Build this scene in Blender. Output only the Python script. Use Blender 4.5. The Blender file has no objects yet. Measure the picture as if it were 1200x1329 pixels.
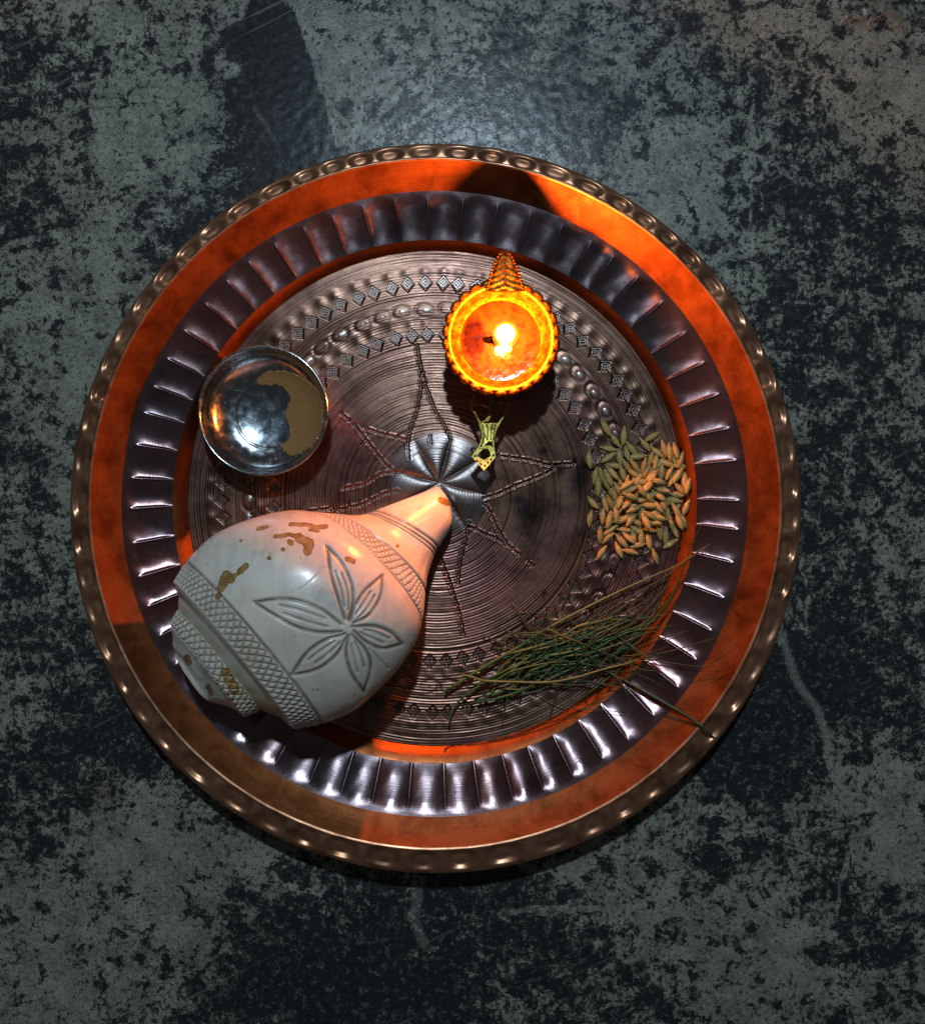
import bpy, math, random
import numpy as np

# ------------------------------------------------------------------ camera, world, light
CAM_Z, REF_Z, S = 0.48, 0.02, 0.0004          # camera height; 1 photo pixel = 0.4 mm at REF_Z
scn = bpy.context.scene
col = scn.collection
cam = bpy.data.cameras.new("camera")
cam.sensor_fit = 'HORIZONTAL'; cam.sensor_width = 36.0
cam.lens = 36.0 * (CAM_Z - REF_Z) / (1200 * S)
cam.clip_start = 0.01; cam.clip_end = 50
cam_o = bpy.data.objects.new("camera", cam); col.objects.link(cam_o)
cam_o.location = (0, 0, CAM_Z)
scn.camera = cam_o

world = bpy.data.worlds.new("World"); scn.world = world; world.use_nodes = True
wb = world.node_tree.nodes["Background"]
wb.inputs[0].default_value = (0.88, 0.93, 1.0, 1); wb.inputs[1].default_value = 0.035

ld = bpy.data.lights.new("room_lamp", 'AREA'); ld.shape = 'DISK'; ld.size = 0.045
ld.energy = 6.7; ld.color = (0.62, 0.83, 1.0)
lo = bpy.data.objects.new("room_lamp", ld); col.objects.link(lo)
lo.location = (0.0, 0.54, 1.02)
lo.rotation_euler = (-math.atan2(0.54, 1.0), 0, 0)

scn.view_settings.view_transform = 'Standard'; scn.view_settings.look = 'None'
scn.view_settings.exposure = 0.0; scn.view_settings.gamma = 1.0
scn.view_settings.use_curve_mapping = False
scn.render.engine = 'CYCLES'
scn.cycles.use_denoising = True
scn.cycles.max_bounces = 8
scn.cycles.sample_clamp_indirect = 4.0
scn.cycles.blur_glossy = 0.4

rnd = random.Random(11); nr = np.random.default_rng(5)
FLOOR_Z = 0.0032
pi = math.pi

def P(px, py, z):
    """photo pixel at real height z -> world xyz"""
    k = S * (CAM_Z - z) / (CAM_Z - REF_Z)
    return ((px - 600) * k, -(py - 664.5) * k, z)
def L(px, z):
    return px * S * (CAM_Z - z) / (CAM_Z - REF_Z)

# ------------------------------------------------------------------ helpers
def tag(o, label=None, cat=None, group=None, kind=None):
    if label: o["label"] = label
    if cat: o["category"] = cat
    if group: o["group"] = group
    if kind: o["kind"] = kind
    return o
def empty(name, loc=(0, 0, 0)):
    o = bpy.data.objects.new(name, None); col.objects.link(o); o.location = loc
    o.empty_display_size = 0.01
    return o
def mesh(name, verts, faces, smooth=True):
    m = bpy.data.meshes.new(name)
    verts = np.asarray(verts, dtype=np.float32)
    if isinstance(faces, np.ndarray):
        n = faces.shape[1]
        m.vertices.add(len(verts)); m.vertices.foreach_set("co", verts.ravel())
        m.loops.add(faces.size); m.loops.foreach_set("vertex_index", faces.ravel().astype(np.int32))
        m.polygons.add(len(faces))
        m.polygons.foreach_set("loop_start", (np.arange(len(faces)) * n).astype(np.int32))
        m.update(calc_edges=True)
    else:
        m.from_pydata([tuple(map(float, v)) for v in verts], [], faces)
    m.polygons.foreach_set("use_smooth", [smooth] * len(m.polygons))
    m.validate(); m.update()
    return m
def obj(name, me, mat, parent=None, loc=(0, 0, 0), rot=None):
    o = bpy.data.objects.new(name, me); col.objects.link(o)
    if mat and not me.materials: me.materials.append(mat)
    o.parent = parent; o.location = loc
    if rot: o.rotation_euler = rot
    return o
def attr(me, name, arr):
    a = me.attributes.new(name, 'FLOAT', 'POINT')
    a.data.foreach_set("value", np.asarray(arr, dtype=np.float32).ravel())
def grid_faces(n, m, wrap):
    i = np.arange(n - 1)[:, None]; j = np.arange(m if wrap else m - 1)[None, :]
    j2 = (j + 1) % m
    a = i * m + j; b = i * m + j2; c = (i + 1) * m + j2; d = (i + 1) * m + j
    return np.stack([a, b, c, d], -1).reshape(-1, 4)
def join(parts):
    V, F, k = [], [], 0
    for v, f in parts:
        V += [tuple(p) for p in v]; F += [tuple(i + k for i in q) for q in f]; k += len(v)
    return V, F
def tube(path, rad, sides=6, flat=1.0, cap=True, normal=(0, 0, 1)):
    """swept tube along path; rad may be a list; flat squashes it along the normal"""
    pts = np.asarray(path, float); n = len(pts)
    rad = np.broadcast_to(np.asarray(rad, float), (n,))
    t = np.gradient(pts, axis=0); t /= np.linalg.norm(t, axis=1)[:, None] + 1e-12
    N = np.asarray(normal, float)
    V = []
    for i in range(n):
        s = np.cross(t[i], N); s /= np.linalg.norm(s) + 1e-12
        u = np.cross(s, t[i])
        for k in range(sides):
            a = 2 * pi * k / sides
            V.append(pts[i] + rad[i] * (math.cos(a) * s + math.sin(a) * u * flat))
    F = [(i * sides + k, i * sides + (k + 1) % sides, (i + 1) * sides + (k + 1) % sides, (i + 1) * sides + k)
         for i in range(n - 1) for k in range(sides)]
    if cap:
        F += [tuple(range(sides))[::-1], tuple((n - 1) * sides + k for k in range(sides))]
    return V, F
def spline(pts, n):
    """Catmull-Rom through points"""
    p = np.asarray(pts, float)
    if len(p) == 2:
        t = np.linspace(0, 1, n)[:, None]; return p[0] * (1 - t) + p[1] * t
    q = np.vstack([2 * p[0] - p[1], p, 2 * p[-1] - p[-2]])
    out = []
    for u in np.linspace(0, len(p) - 1 - 1e-9, n):
        i = int(u); f = u - i
        a, b, c, d = q[i], q[i + 1], q[i + 2], q[i + 3]
        out.append(.5 * ((2 * b) + (c - a) * f + (2 * a - 5 * b + 4 * c - d) * f * f + (-a + 3 * b - 3 * c + d) * f ** 3))
    return np.array(out)
def seg_dist(X, Y, a, b):
    dx, dy = b[0] - a[0], b[1] - a[1]
    t = np.clip(((X - a[0]) * dx + (Y - a[1]) * dy) / (dx * dx + dy * dy + 1e-12), 0, 1)
    return np.hypot(X - a[0] - t * dx, Y - a[1] - t * dy)
def sstep(a, b, x):
    t = np.clip((x - a) / (b - a), 0, 1); return t * t * (3 - 2 * t)
def vnoise(x, y, seed=0):
    """smooth value noise on arrays"""
    r = np.random.default_rng(seed).random((64, 64))
    xi = np.floor(x).astype(int); yi = np.floor(y).astype(int)
    fx = x - xi; fy = y - yi; fx = fx * fx * (3 - 2 * fx); fy = fy * fy * (3 - 2 * fy)
    g = lambda i, j: r[i % 64, j % 64]
    return (g(xi, yi) * (1 - fx) + g(xi + 1, yi) * fx) * (1 - fy) + (g(xi, yi + 1) * (1 - fx) + g(xi + 1, yi + 1) * fx) * fy

# ------------------------------------------------------------------ material helpers
class NT:
    def __init__(s, name):
        s.mat = bpy.data.materials.new(name); s.mat.use_nodes = True
        s.t = s.mat.node_tree; s.b = s.t.nodes["Principled BSDF"]
    def n(s, typ, **kw):
        nd = s.t.nodes.new(typ)
        for k, v in kw.items():
            if hasattr(nd, k) and not k.startswith('i_'): setattr(nd, k, v)
        return nd
    def link(s, a, b): s.t.links.new(a, b)
    def put(s, sock, v):
        if hasattr(v, 'is_linked') or isinstance(v, bpy.types.NodeSocket): s.link(v, sock)
        else: sock.default_value = v
    def math(s, op, a, b=0.0, c=None, clamp=False):
        nd = s.n('ShaderNodeMath'); nd.operation = op; nd.use_clamp = clamp
        s.put(nd.inputs[0], a); s.put(nd.inputs[1], b)
        if c is not None: s.put(nd.inputs[2], c)
        return nd.outputs[0]
    def mix(s, f, a, b):
        nd = s.n('ShaderNodeMix'); nd.data_type = 'RGBA'
        s.put(nd.inputs[0], f); s.put(nd.inputs[6], a); s.put(nd.inputs[7], b)
        return nd.outputs[2]
    def ramp(s, f, p0, p1, v0=0.0, v1=1.0):
        nd = s.n('ShaderNodeMapRange'); nd.interpolation_type = 'SMOOTHSTEP'
        s.put(nd.inputs[0], f); s.put(nd.inputs[1], p0); s.put(nd.inputs[2], p1)
        s.put(nd.inputs[3], v0); s.put(nd.inputs[4], v1)
        return nd.outputs[0]
    def coord(s, which='Object'):
        return s.n('ShaderNodeTexCoord').outputs[which]
    def noise(s, vec, scale, detail=4, rough=.55, dist=0.0):
        nd = s.n('ShaderNodeTexNoise'); s.link(vec, nd.inputs['Vector'])
        nd.inputs['Scale'].default_value = scale; nd.inputs['Detail'].default_value = detail
        nd.inputs['Roughness'].default_value = rough; nd.inputs['Distortion'].default_value = dist
        return nd.outputs['Fac']
    def voro(s, vec, scale, feature='F1'):
        nd = s.n('ShaderNodeTexVoronoi'); nd.feature = feature; s.link(vec, nd.inputs['Vector'])
        nd.inputs['Scale'].default_value = scale
        return nd
    def attr(s, name):
        nd = s.n('ShaderNodeAttribute'); nd.attribute_name = name; return nd.outputs['Fac']
    def bump(s, h, strength, dist, normal=None):
        nd = s.n('ShaderNodeBump'); nd.inputs['Strength'].default_value = strength
        nd.inputs['Distance'].default_value = dist; s.link(h, nd.inputs['Height'])
        if normal: s.link(normal, nd.inputs['Normal'])
        return nd.outputs[0]
    def set(s, **kw):
        for k, v in kw.items():
            s.put(s.b.inputs[k.replace('_', ' ')], v)
    def polar(s, cx, cy):
        sp = s.n('ShaderNodeSeparateXYZ'); s.link(s.coord(), sp.inputs[0])
        x = s.math('SUBTRACT', sp.outputs[0], cx); y = s.math('SUBTRACT', sp.outputs[1], cy)
        r = s.math('SQRT', s.math('ADD', s.math('MULTIPLY', x, x), s.math('MULTIPLY', y, y)))
        th = s.math('ARCTAN2', y, x)
        return r, th, sp.outputs[2]
    def comb(s, x, y, z=0.0):
        c = s.n('ShaderNodeCombineXYZ')
        s.put(c.inputs[0], x); s.put(c.inputs[1], y); s.put(c.inputs[2], z)
        return c.outputs[0]

CX, CY, _ = P(565, 651, 0.012)                    # tray axis
FCX, FCY, _ = P(567, 646, FLOOR_Z)                # engraved-floor centre

def metal(name, base, dark, rough, brush, bdist, metallic=1.0, blotch=(40, .45, .75), aniso=0.0, lathe=0.0, tint=None):
    t = NT(name)
    r, th, z = t.polar(CX if not lathe else FCX, CY if not lathe else FCY)
    v = t.comb(t.math('MULTIPLY', th, 3.0), t.math('MULTIPLY', r, 1900.0), 0.0)
    streak = t.noise(v, 1.0, 3, .6)
    ob = t.coord()
    bl = t.noise(ob, blotch[0], 6, .6, .4)
    f = t.ramp(bl, blotch[1], blotch[2])
    spots = t.ramp(t.noise(ob, 330, 3, .6), .62, .74)
    c = t.mix(f, base, dark)
    if tint:
        c = t.mix(t.ramp(t.noise(ob, 14, 3, .5), .45, .7), c, tint)
    c = t.mix(t.math('MULTIPLY', spots, .35), c, (dark[0] * .35, dark[1] * .35, dark[2] * .35, 1))
    c = t.mix(t.ramp(streak, .35, .75, 0.0, .35), c, dark)
    h = streak
    if lathe:
        # hand-cut concentric lathe grooves with uneven depth
        wob = t.math('MULTIPLY', t.noise(ob, 25, 2, .5), .0012)
        rr = t.math('ADD', r, wob)
        g = t.math('SINE', t.math('MULTIPLY', rr, 2 * pi / .00150))
        g2 = t.math('SINE', t.math('MULTIPLY', rr, 2 * pi / .0027))
        amp = t.ramp(t.noise(t.comb(t.math('MULTIPLY', th, .8), t.math('MULTIPLY', r, 120.0)), 1.0, 4, .6), .36, .62, .12, 1.0)
        g = t.math('MULTIPLY', t.math('ADD', g, t.math('MULTIPLY', g2, .6)), amp)
        h = t.math('ADD', t.math('MULTIPLY', t.math('MULTIPLY', g, lathe), t.math('SUBTRACT', 1.0, t.math('MULTIPLY', t.attr('rosette'), .7))), t.math('MULTIPLY', streak, .8))
        c = t.mix(t.ramp(g, -1.2, -.1, .6, 0.0), c, (dark[0] * .5, dark[1] * .5, dark[2] * .5, 1))
        c = t.mix(t.math('MULTIPLY', t.attr('rosette'), .6), c, (.38, .36, .36, 1))
        c = t.mix(t.math('MULTIPLY', t.attr('pit'), .42), c, (.018, .012, .011, 1))
        c = t.mix(t.math('MULTIPLY', t.attr('ink'), .8), c, (.016, .016, .024, 1))
    n1 = t.bump(h, brush, bdist)
    n1 = t.bump(t.noise(ob, 160, 3, .6), .12, .0006, n1)
    rg = t.ramp(t.noise(ob, 60, 5, .65), .3, .75, rough * .85, rough * 1.3)
    t.set(Base_Color=c, Metallic=metallic, Roughness=rg, Normal=n1)
    if aniso:
        tg = t.n('ShaderNodeTangent'); tg.direction_type = 'RADIAL'; tg.axis = 'Z'
        t.link(tg.outputs[0], t.b.inputs['Tangent']); t.b.inputs['Anisotropic'].default_value = aniso; t.b.inputs['Anisotropic Rotation'].default_value = .25
    return t.mat

M_floor = metal('engraved_tin_floor', (.32, .175, .125, 1), (.11, .056, .042, 1), .35, .55, .00030, lathe=.5, aniso=.35, tint=(.25, .115, .105, 1))
M_flute = metal('plum_bronze_flutes', (.25, .180, .19, 1), (.11, .070, .074, 1), .25, .40, .00014, metallic=.92, aniso=.76, tint=(.225, .12, .115, 1))
M_ring = metal('bare_copper', (.235, .077, .026, 1), (.145, .042, .014, 1), .43, .35, .00016, blotch=(75, .42, .68))
M_wall = metal('bare_copper_wall', (.29, .088, .028, 1), (.16, .044, .013, 1), .42, .4, .00020, blotch=(55, .45, .8))
M_rim = metal('brown_rim_copper', (.56, .27, .15, 1), (.21, .092, .047, 1), .34, .40, .00016, metallic=.88, aniso=.3, blotch=(70, .45, .75))
M_stamp = metal('stamp_ridge_tin', (.44, .37, .34, 1), (.20, .155, .145, 1), .32, .2, .0001)

def brass_mat():
    t = NT('old_brass'); ob = t.coord()
    c = t.mix(t.ramp(t.noise(ob, 220, 5, .65), .45, .72), (.46, .125, .008, 1), (.20, .045, .003, 1))
    c = t.mix(t.ramp(t.noise(ob, 620, 5, .7), .60, .68), c, (.012, .004, .001, 1))
    t.set(Base_Color=c, Metallic=1.0, Roughness=t.ramp(t.noise(ob, 300, 4, .6), .3, .7, .30, .52),
          Normal=t.bump(t.noise(ob, 700, 4, .6), .35, .0005))
    return t.mat
M_brass = brass_mat()
def brass_green_mat():
    t = NT('green_tarnished_brass'); ob = t.coord()
    c = t.mix(t.ramp(t.noise(ob, 260, 5, .65), .42, .68), (.36, .27, .055, 1), (.10, .085, .018, 1))
    t.set(Base_Color=c, Metallic=.85, Roughness=.36, Normal=t.bump(t.noise(ob, 800, 4, .6), .4, .0005))
    return t.mat
M_brassg = brass_green_mat()
def leaf_brass_mat():
    t = NT('dark_leaf_brass'); ob = t.coord()
    c = t.mix(t.ramp(t.noise(ob, 400, 5, .65), .4, .65), (.36, .15, .02, 1), (.10, .03, .004, 1))
    t.set(Base_Color=c, Metallic=1.0, Roughness=.34, Normal=t.bump(t.noise(ob, 900, 4, .6), .4, .0005))
    return t.mat
M_leaf = leaf_brass_mat()
def steel_mat():
    t = NT('stainless_steel'); ob = t.coord()
    c = t.mix(t.ramp(t.noise(ob, 180, 5, .65), .60, .85), (.42, .43, .44, 1), (.18, .175, .17, 1))
    t.set(Base_Color=c, Metallic=1.0, Roughness=t.ramp(t.noise(ob, 240, 5, .6), .35, .75, .15, .32),
          Normal=t.bump(t.noise(ob, 90, 3, .5), .10, .002))
    return t.mat
M_steel = steel_mat()
def paste_mat():
    t = NT('brown_paste'); ob = t.coord()
    c = t.mix(t.noise(ob, 120, 5, .6), (.23, .115, .040, 1), (.31, .165, .062, 1))
    t.set(Base_Color=c, Roughness=.16, Normal=t.bump(t.noise(ob, 300, 4, .6), .2, .0006))
    return t.mat
M_paste = paste_mat()
def water_mat():
    t = NT('water_film')
    tr = t.n('ShaderNodeBsdfTransparent'); tr.inputs[0].default_value = (.93, .97, 1, 1)
    gl = t.n('ShaderNodeBsdfGlossy'); gl.inputs['Roughness'].default_value = .04
    t.link(t.bump(t.noise(t.coord(), 300, 3, .6), .6, .0012), gl.inputs['Normal'])
    fr = t.n('ShaderNodeFresnel'); fr.inputs[0].default_value = 1.45
    mx = t.n('ShaderNodeMixShader'); t.link(fr.outputs[0], mx.inputs[0]); t.link(tr.outputs[0], mx.inputs[1]); t.link(gl.outputs[0], mx.inputs[2])
    t.link(mx.outputs[0], t.t.nodes['Material Output'].inputs[0])
    return t.mat
M_water = water_mat()
def oil_mat():
    t = NT('lamp_oil')
    c = t.mix(t.ramp(t.noise(t.coord(), 200, 4, .6), .4, .7), (.13, .026, .0015, 1), (.045, .009, .0007, 1))
    sep = t.n('ShaderNodeSeparateXYZ'); t.link(t.coord(), sep.inputs[0])
    dx = t.math('DIVIDE', t.math('ADD', sep.outputs[0], .0135), .0062); dy = t.math('DIVIDE', t.math('SUBTRACT', sep.outputs[1], .0015), .0105)
    rr = t.math('ADD', t.math('ADD', t.math('MULTIPLY', dx, dx), t.math('MULTIPLY', dy, dy)), t.math('MULTIPLY', t.math('SUBTRACT', t.noise(t.coord(), 330, 6, .7), .5), 2.4))
    c = t.mix(t.ramp(rr, .4, 1.5, .85, 0.0), c, (.002, .0009, .0005, 1))
    t.set(Base_Color=c, Roughness=.12, Normal=t.bump(t.noise(t.coord(), 220, 3, .5), .25, .001))
    return t.mat
M_oil = oil_mat()
def wick_mat():
    t = NT('charred_wick')
    c = t.mix(t.ramp(t.noise(t.coord(), 600, 4, .6), .4, .65), (.0012, .0008, .0006, 1), (.006, .002, .0008, 1))
    t.set(Base_Color=c, Roughness=1.0); t.b.inputs['Specular IOR Level'].default_value = 0.0
    return t.mat
M_wick = wick_mat()
def flame_mat():
    t = NT('flame')                        # glowing gas: emits, and lets light through
    sp = t.n('ShaderNodeSeparateXYZ'); t.link(t.coord(), sp.inputs[0])
    f = t.ramp(t.math('DIVIDE', sp.outputs[2], .0170), .30, .60)
    em = t.n('ShaderNodeEmission'); t.link(t.mix(f, (1.0, .34, .03, 1), (1.0, .62, .22, 1)), em.inputs[0])
    t.link(t.math('ADD', 1.6, t.math('MULTIPLY', f, 9.0)), em.inputs[1])
    tr = t.n('ShaderNodeBsdfTransparent'); ad = t.n('ShaderNodeAddShader')
    t.link(em.outputs[0], ad.inputs[0]); t.link(tr.outputs[0], ad.inputs[1])
    t.link(ad.outputs[0], t.t.nodes['Material Output'].inputs[0])
    return t.mat
M_flame = flame_mat()
def shell_mat():
    t = NT('carved_shell'); ob = t.coord()
    a = t.mix(t.ramp(t.noise(ob, 22, 4, .55, .6), .35, .7), (.80, .69, .575, 1), (.64, .555, .49, 1))
    a = t.mix(t.ramp(t.noise(ob, 16, 3, .5, .8), .50, .70, 0, .6), a, (.55, .42, .27, 1))
    a = t.mix(t.math('MULTIPLY', t.attr('soft'), .8), a, (.46, .36, .16, 1))
    grime = t.math('MULTIPLY', t.attr('groove'), t.ramp(t.noise(ob, 140, 4, .6), .26, .56, .45, 1.0))
    a = t.mix(grime, a, (.20, .135, .08, 1))
    mpg = t.n('ShaderNodeMapping'); mpg.inputs['Rotation'].default_value = (0, 0, math.radians(36)); mpg.inputs['Scale'].default_value = (260, 18, 60)
    t.link(ob, mpg.inputs[0])
    a = t.mix(t.ramp(t.noise(mpg.outputs[0], 1.0, 4, .65), .45, .75, 0, .28), a, (.42, .36, .30, 1))
    a = t.mix(t.ramp(t.noise(ob, 75, 8, .7), .54, .66, 0, .35), a, (.36, .28, .19, 1))
    specks = t.ramp(t.noise(ob, 420, 2, .5), .70, .76)
    a = t.mix(t.math('MULTIPLY', specks, .6), a, (.16, .10, .06, 1))
    st = t.ramp(t.math('ADD', t.attr('stain'), t.math('MULTIPLY', t.math('SUBTRACT', t.noise(ob, 300, 4, .6), .5), 1.25)), .34, .62)
    edge = t.math('MULTIPLY', st, t.ramp(t.attr('stain'), .5, .95, 1.0, 0.0))
    a = t.mix(st, a, t.mix(t.ramp(t.noise(ob, 210, 5, .65), .35, .65), (.42, .25, .095, 1), (.25, .125, .04, 1)))
    a = t.mix(t.math('MULTIPLY', edge, .6), a, (.16, .075, .025, 1))
    t.set(Base_Color=a, Roughness=t.ramp(t.noise(ob, 90, 4, .6), .3, .7, .20, .36),
          Normal=t.bump(t.noise(ob, 350, 4, .6), .10, .0006))
    t.b.inputs['Subsurface Weight'].default_value = .12
    t.b.inputs['Subsurface Radius'].default_value = (.006, .003, .002)
    t.b.inputs['Subsurface Scale'].default_value = 1.0
    return t.mat
M_shell = shell_mat()
def grain_mat():
    t = NT('rice_husk'); ob = t.coord()
    oi = t.n('ShaderNodeObjectInfo').outputs['Random']
    c = t.mix(oi, (.40, .29, .085, 1), (.54, .37, .115, 1))
    c = t.mix(t.ramp(t.noise(ob, 500, 3, .6), .45, .75), c, (.22, .15, .045, 1))
    sp = t.n('ShaderNodeSeparateXYZ'); t.link(ob, sp.inputs[0])
    w = t.math('SINE', t.math('MULTIPLY', sp.outputs[1], 7000.0))
    t.set(Base_Color=c, Roughness=.5, Normal=t.bump(w, .35, .0003))
    return t.mat
M_grain = grain_mat()
def grass_mat(name, a, b):
    t = NT(name); ob = t.coord()
    oi = t.n('ShaderNodeObjectInfo').outputs['Random']
    c = t.mix(oi, a, b)
    c = t.mix(t.ramp(t.noise(ob, 60, 3, .6), .5, .75, 0, .35), c, (.085, .085, .02, 1))
    t.set(Base_Color=c, Roughness=.45)
    t.b.inputs['Subsurface Weight'].default_value = .1
    t.b.inputs['Subsurface Radius'].default_value = (.001, .001, .0005)
    return t.mat
M_grass = grass_mat('green_grass', (.040, .100, .016, 1), (.095, .160, .024, 1))
M_dark = grass_mat('dark_grass', (.014, .036, .010, 1), (.032, .060, .015, 1))
M_straw = grass_mat('yellowed_grass', (.15, .17, .035, 1), (.20, .20, .045, 1))

# ------------------------------------------------------------------ ground: stained cement floor
BL = [  # x, y, rx, ry, amount  (positive = more of the black staining)
 (15,60,55,90,.45),(15,260,60,90,.55),(100,110,45,40,.3),(270,275,95,55,.75),(190,335,45,28,.5),(330,190,55,60,.4),(345,40,40,60,.35),
 (700,60,120,50,.42),(860,40,90,40,.3),(1010,90,100,45,.3),(760,150,110,45,.5),(980,240,110,60,.35),(1110,300,110,90,.42),
 (1050,420,120,100,.38),(1130,560,90,110,.38),(25,560,35,70,.35),(20,700,40,60,.3),(40,1010,110,70,.65),(60,830,60,60,.45),(150,930,80,50,.6),(60,1100,60,40,.35),
 (400,1250,110,110,.95),(540,1200,110,70,.55),(640,1270,90,80,.5),(480,1310,120,60,.6),(1000,905,95,85,.85),(1110,880,110,110,.65),(960,995,60,50,.75),(1125,1190,50,55,.75),
 (1060,760,60,60,.4),(945,1120,40,28,.55),(745,1210,90,60,.3),(820,1290,70,60,.3),(600,1150,60,30,.4),(300,1310,60,60,.35),(1070,640,50,60,.25),
 (120,450,90,150,-.35),(190,190,110,110,-.25),(480,60,80,60,-.2),(230,1120,150,80,-.42),(90,1250,110,70,-.15),(1150,1090,70,90,-.4),(870,1150,80,50,-.2),
 (1040,60,120,60,-.12),(840,260,60,60,-.2),(960,330,60,60,-.15),(1150,140,70,90,-.25),(1000,1260,90,60,-.25),(140,640,60,90,-.2)]
def ground():
    gx = np.concatenate([[-2.5, -1.2, -.6], np.linspace(-.30, .30, 401), [.6, 1.2, 2.5]])
    gy = np.concatenate([[-2.5, -1.2, -.6], np.linspace(-.33, .33, 441), [.6, 1.2, 2.5]])
    X, Y = np.meshgrid(gx, gy)
    k = S * CAM_Z / (CAM_Z - REF_Z)
    px = X / k + 600; py = -Y / k + 664.5
    st = np.zeros_like(X)
    wx = px + 40 * (vnoise(px / 55, py / 55, 1) - .5) + 22 * (vnoise(px / 18, py / 18, 2) - .5)
    wy = py + 40 * (vnoise(px / 55 + 9, py / 55, 3) - .5) + 22 * (vnoise(px / 18 + 5, py / 18, 4) - .5)
    for x, y, rx, ry, a in BL:
        st += a * np.exp(-(((wx - x) / rx) ** 2 + ((wy - y) / ry) ** 2))
    # shadow wedge painted into the floor colour, curved right edge (upper left)
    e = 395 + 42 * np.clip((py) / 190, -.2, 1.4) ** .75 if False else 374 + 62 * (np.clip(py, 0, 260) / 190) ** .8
    shade_slick = sstep(0, 4, e - px) * sstep(-190, -60, -(e - px) + 0 * px) * sstep(300, 240, py) * sstep(-30, 20, py)
    shade_slick *= sstep(-.15, .25, (px - (300 - .30 * py + 110 * (vnoise(px / 22, py / 22, 8) - .5))) / 60)
    # darker, less flecked patches in the glare right of it
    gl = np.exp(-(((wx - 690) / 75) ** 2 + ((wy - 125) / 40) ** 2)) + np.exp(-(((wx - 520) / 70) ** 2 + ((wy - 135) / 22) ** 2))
    st += 1.3 * shade_slick + .35 * gl  # the painted shadow also deepens the stain mask
    # pale scrape marks
    sc = np.zeros_like(X)
    for pts, w, a in [([(1008, 815), (1035, 880), (1072, 960), (1102, 1045)], 7, 1.0), ([(655, 1184), (720, 1183), (800, 1180)], 4, .7),
                      ([(543, 1140), (540, 1190), (552, 1225)], 9, .55), ([(140, 250), (280, 190)], 4, .5), ([(0, 330), (40, 312)], 6, .5),
                      ([(1050, 830), (1040, 700)], 3, .25), ([(975, 135), (975, 330)], 3, .3), ([(1085, 1200), (1100, 1120)], 4, .4),
                      ([(330, 140), (356, 182)], 3, .5), ([(880, 240), (940, 262)], 4, .3)]:
        for a0, b0 in zip(pts[:-1], pts[1:]):
            sc = np.maximum(sc, a * sstep(w, w * .35, seg_dist(wx * .25 + px * .75, wy * .25 + py * .75, a0, b0)))
    br = .9 * np.exp(-(((wx - 138) / 30) ** 2 + ((wy - 1020) / 36) ** 2)) + 1.0 * np.exp(-(((wx - 1135) / 55) ** 2 + ((wy - 22) / 26) ** 2)) \
        + .35 * np.exp(-(((wx - 1120) / 120) ** 2 + ((wy - 90) / 110) ** 2)) + .45 * np.exp(-(((wx - 270) / 50) ** 2 + ((wy - 1270) / 60) ** 2)) \
        + .3 * np.exp(-(((wx - 1180) / 60) ** 2 + ((wy - 480) / 220) ** 2))
    Z = np.zeros_like(X)
    # low crust of dried mud, upper right, with winding ridges
    for cx, cy, rx, ry, h in [(1135, 24, 46, 22, .0034), (138, 1020, 26, 32, .0009)]:
        m = np.exp(-(((wx - cx) / rx) ** 2 + ((wy - cy) / ry) ** 2) ** 2)
        ridg = np.abs(vnoise(px / 9 + 3, py / 9, 21) - .5) * 2
        Z += h * m * (.35 + .9 * (1 - ridg) ** 2)
    Z += .00018 * (vnoise(px / 7, py / 7, 13) - .5)
    V = np.stack([X, Y, Z], -1).reshape(-1, 3)
    me = mesh('cement_floor', V, grid_faces(len(gy), len(gx), False))
    attr(me, 'stain', st); attr(me, 'wedge_shade', shade_slick); attr(me, 'shade_slick', np.clip(shade_slick + .5 * gl, 0, 1)); attr(me, 'scrape', sc); attr(me, 'brown', np.clip(br, 0, 1))
    t = NT('stained_cement'); ob = t.coord()
    big = t.noise(ob, 20, 5, .6, .3)
    mid = t.noise(ob, 85, 12, .76, .25)
    mid2 = t.noise(ob, 310, 9, .74, .2)
    fine = t.noise(ob, 640, 5, .75)
    base = t.mix(t.ramp(t.noise(ob, 60, 9, .72), .34, .66), (.150, .145, .112, 1), (.345, .322, .252, 1))
    base = t.mix(t.ramp(t.noise(ob, 9, 3, .5), .42, .68, 0, .7), base, (.20, .175, .132, 1))
    base = t.mix(t.ramp(fine, .50, .62, 0, .75), base, (.050, .052, .044, 1))
    base = t.mix(t.ramp(t.noise(ob, 330, 7, .75), .50, .62, 0, .6), base, (.36, .365, .315, 1))
    base = t.mix(t.math('MULTIPLY', t.attr('brown'), .7), base, (.135, .10, .066, 1))
    thr = t.math('ADD', t.math('MULTIPLY', t.attr('stain'), .118), t.math('MULTIPLY', t.math('SUBTRACT', big, .5), .20))
    lvl = t.math('SUBTRACT', t.math('ADD', thr, .462), t.math('MULTIPLY', t.attr('scrape'), .45))
    d1 = t.ramp(t.math('SUBTRACT', lvl, mid), -.014, .014)
    d2 = t.ramp(t.math('SUBTRACT', t.math('ADD', t.math('MULTIPLY', thr, .9), .432), mid2), -.014, .014)
    dark = t.math('MAXIMUM', d1, t.math('MULTIPLY', d2, .95))
    dark = t.math('MAXIMUM', dark, t.math('MULTIPLY', t.attr('shade_slick'), .8))
    vr = t.voro(ob, 190); ring = t.ramp(t.math('ABSOLUTE', t.math('SUBTRACT', vr.outputs['Distance'], .28)), .04, .12, 1, 0)
    ring = t.math('MULTIPLY', ring, t.ramp(t.noise(ob, 60, 4, .6), .50, .60))
    fl = t.ramp(t.noise(ob, 230, 9, .78), .545, .595)
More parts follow.
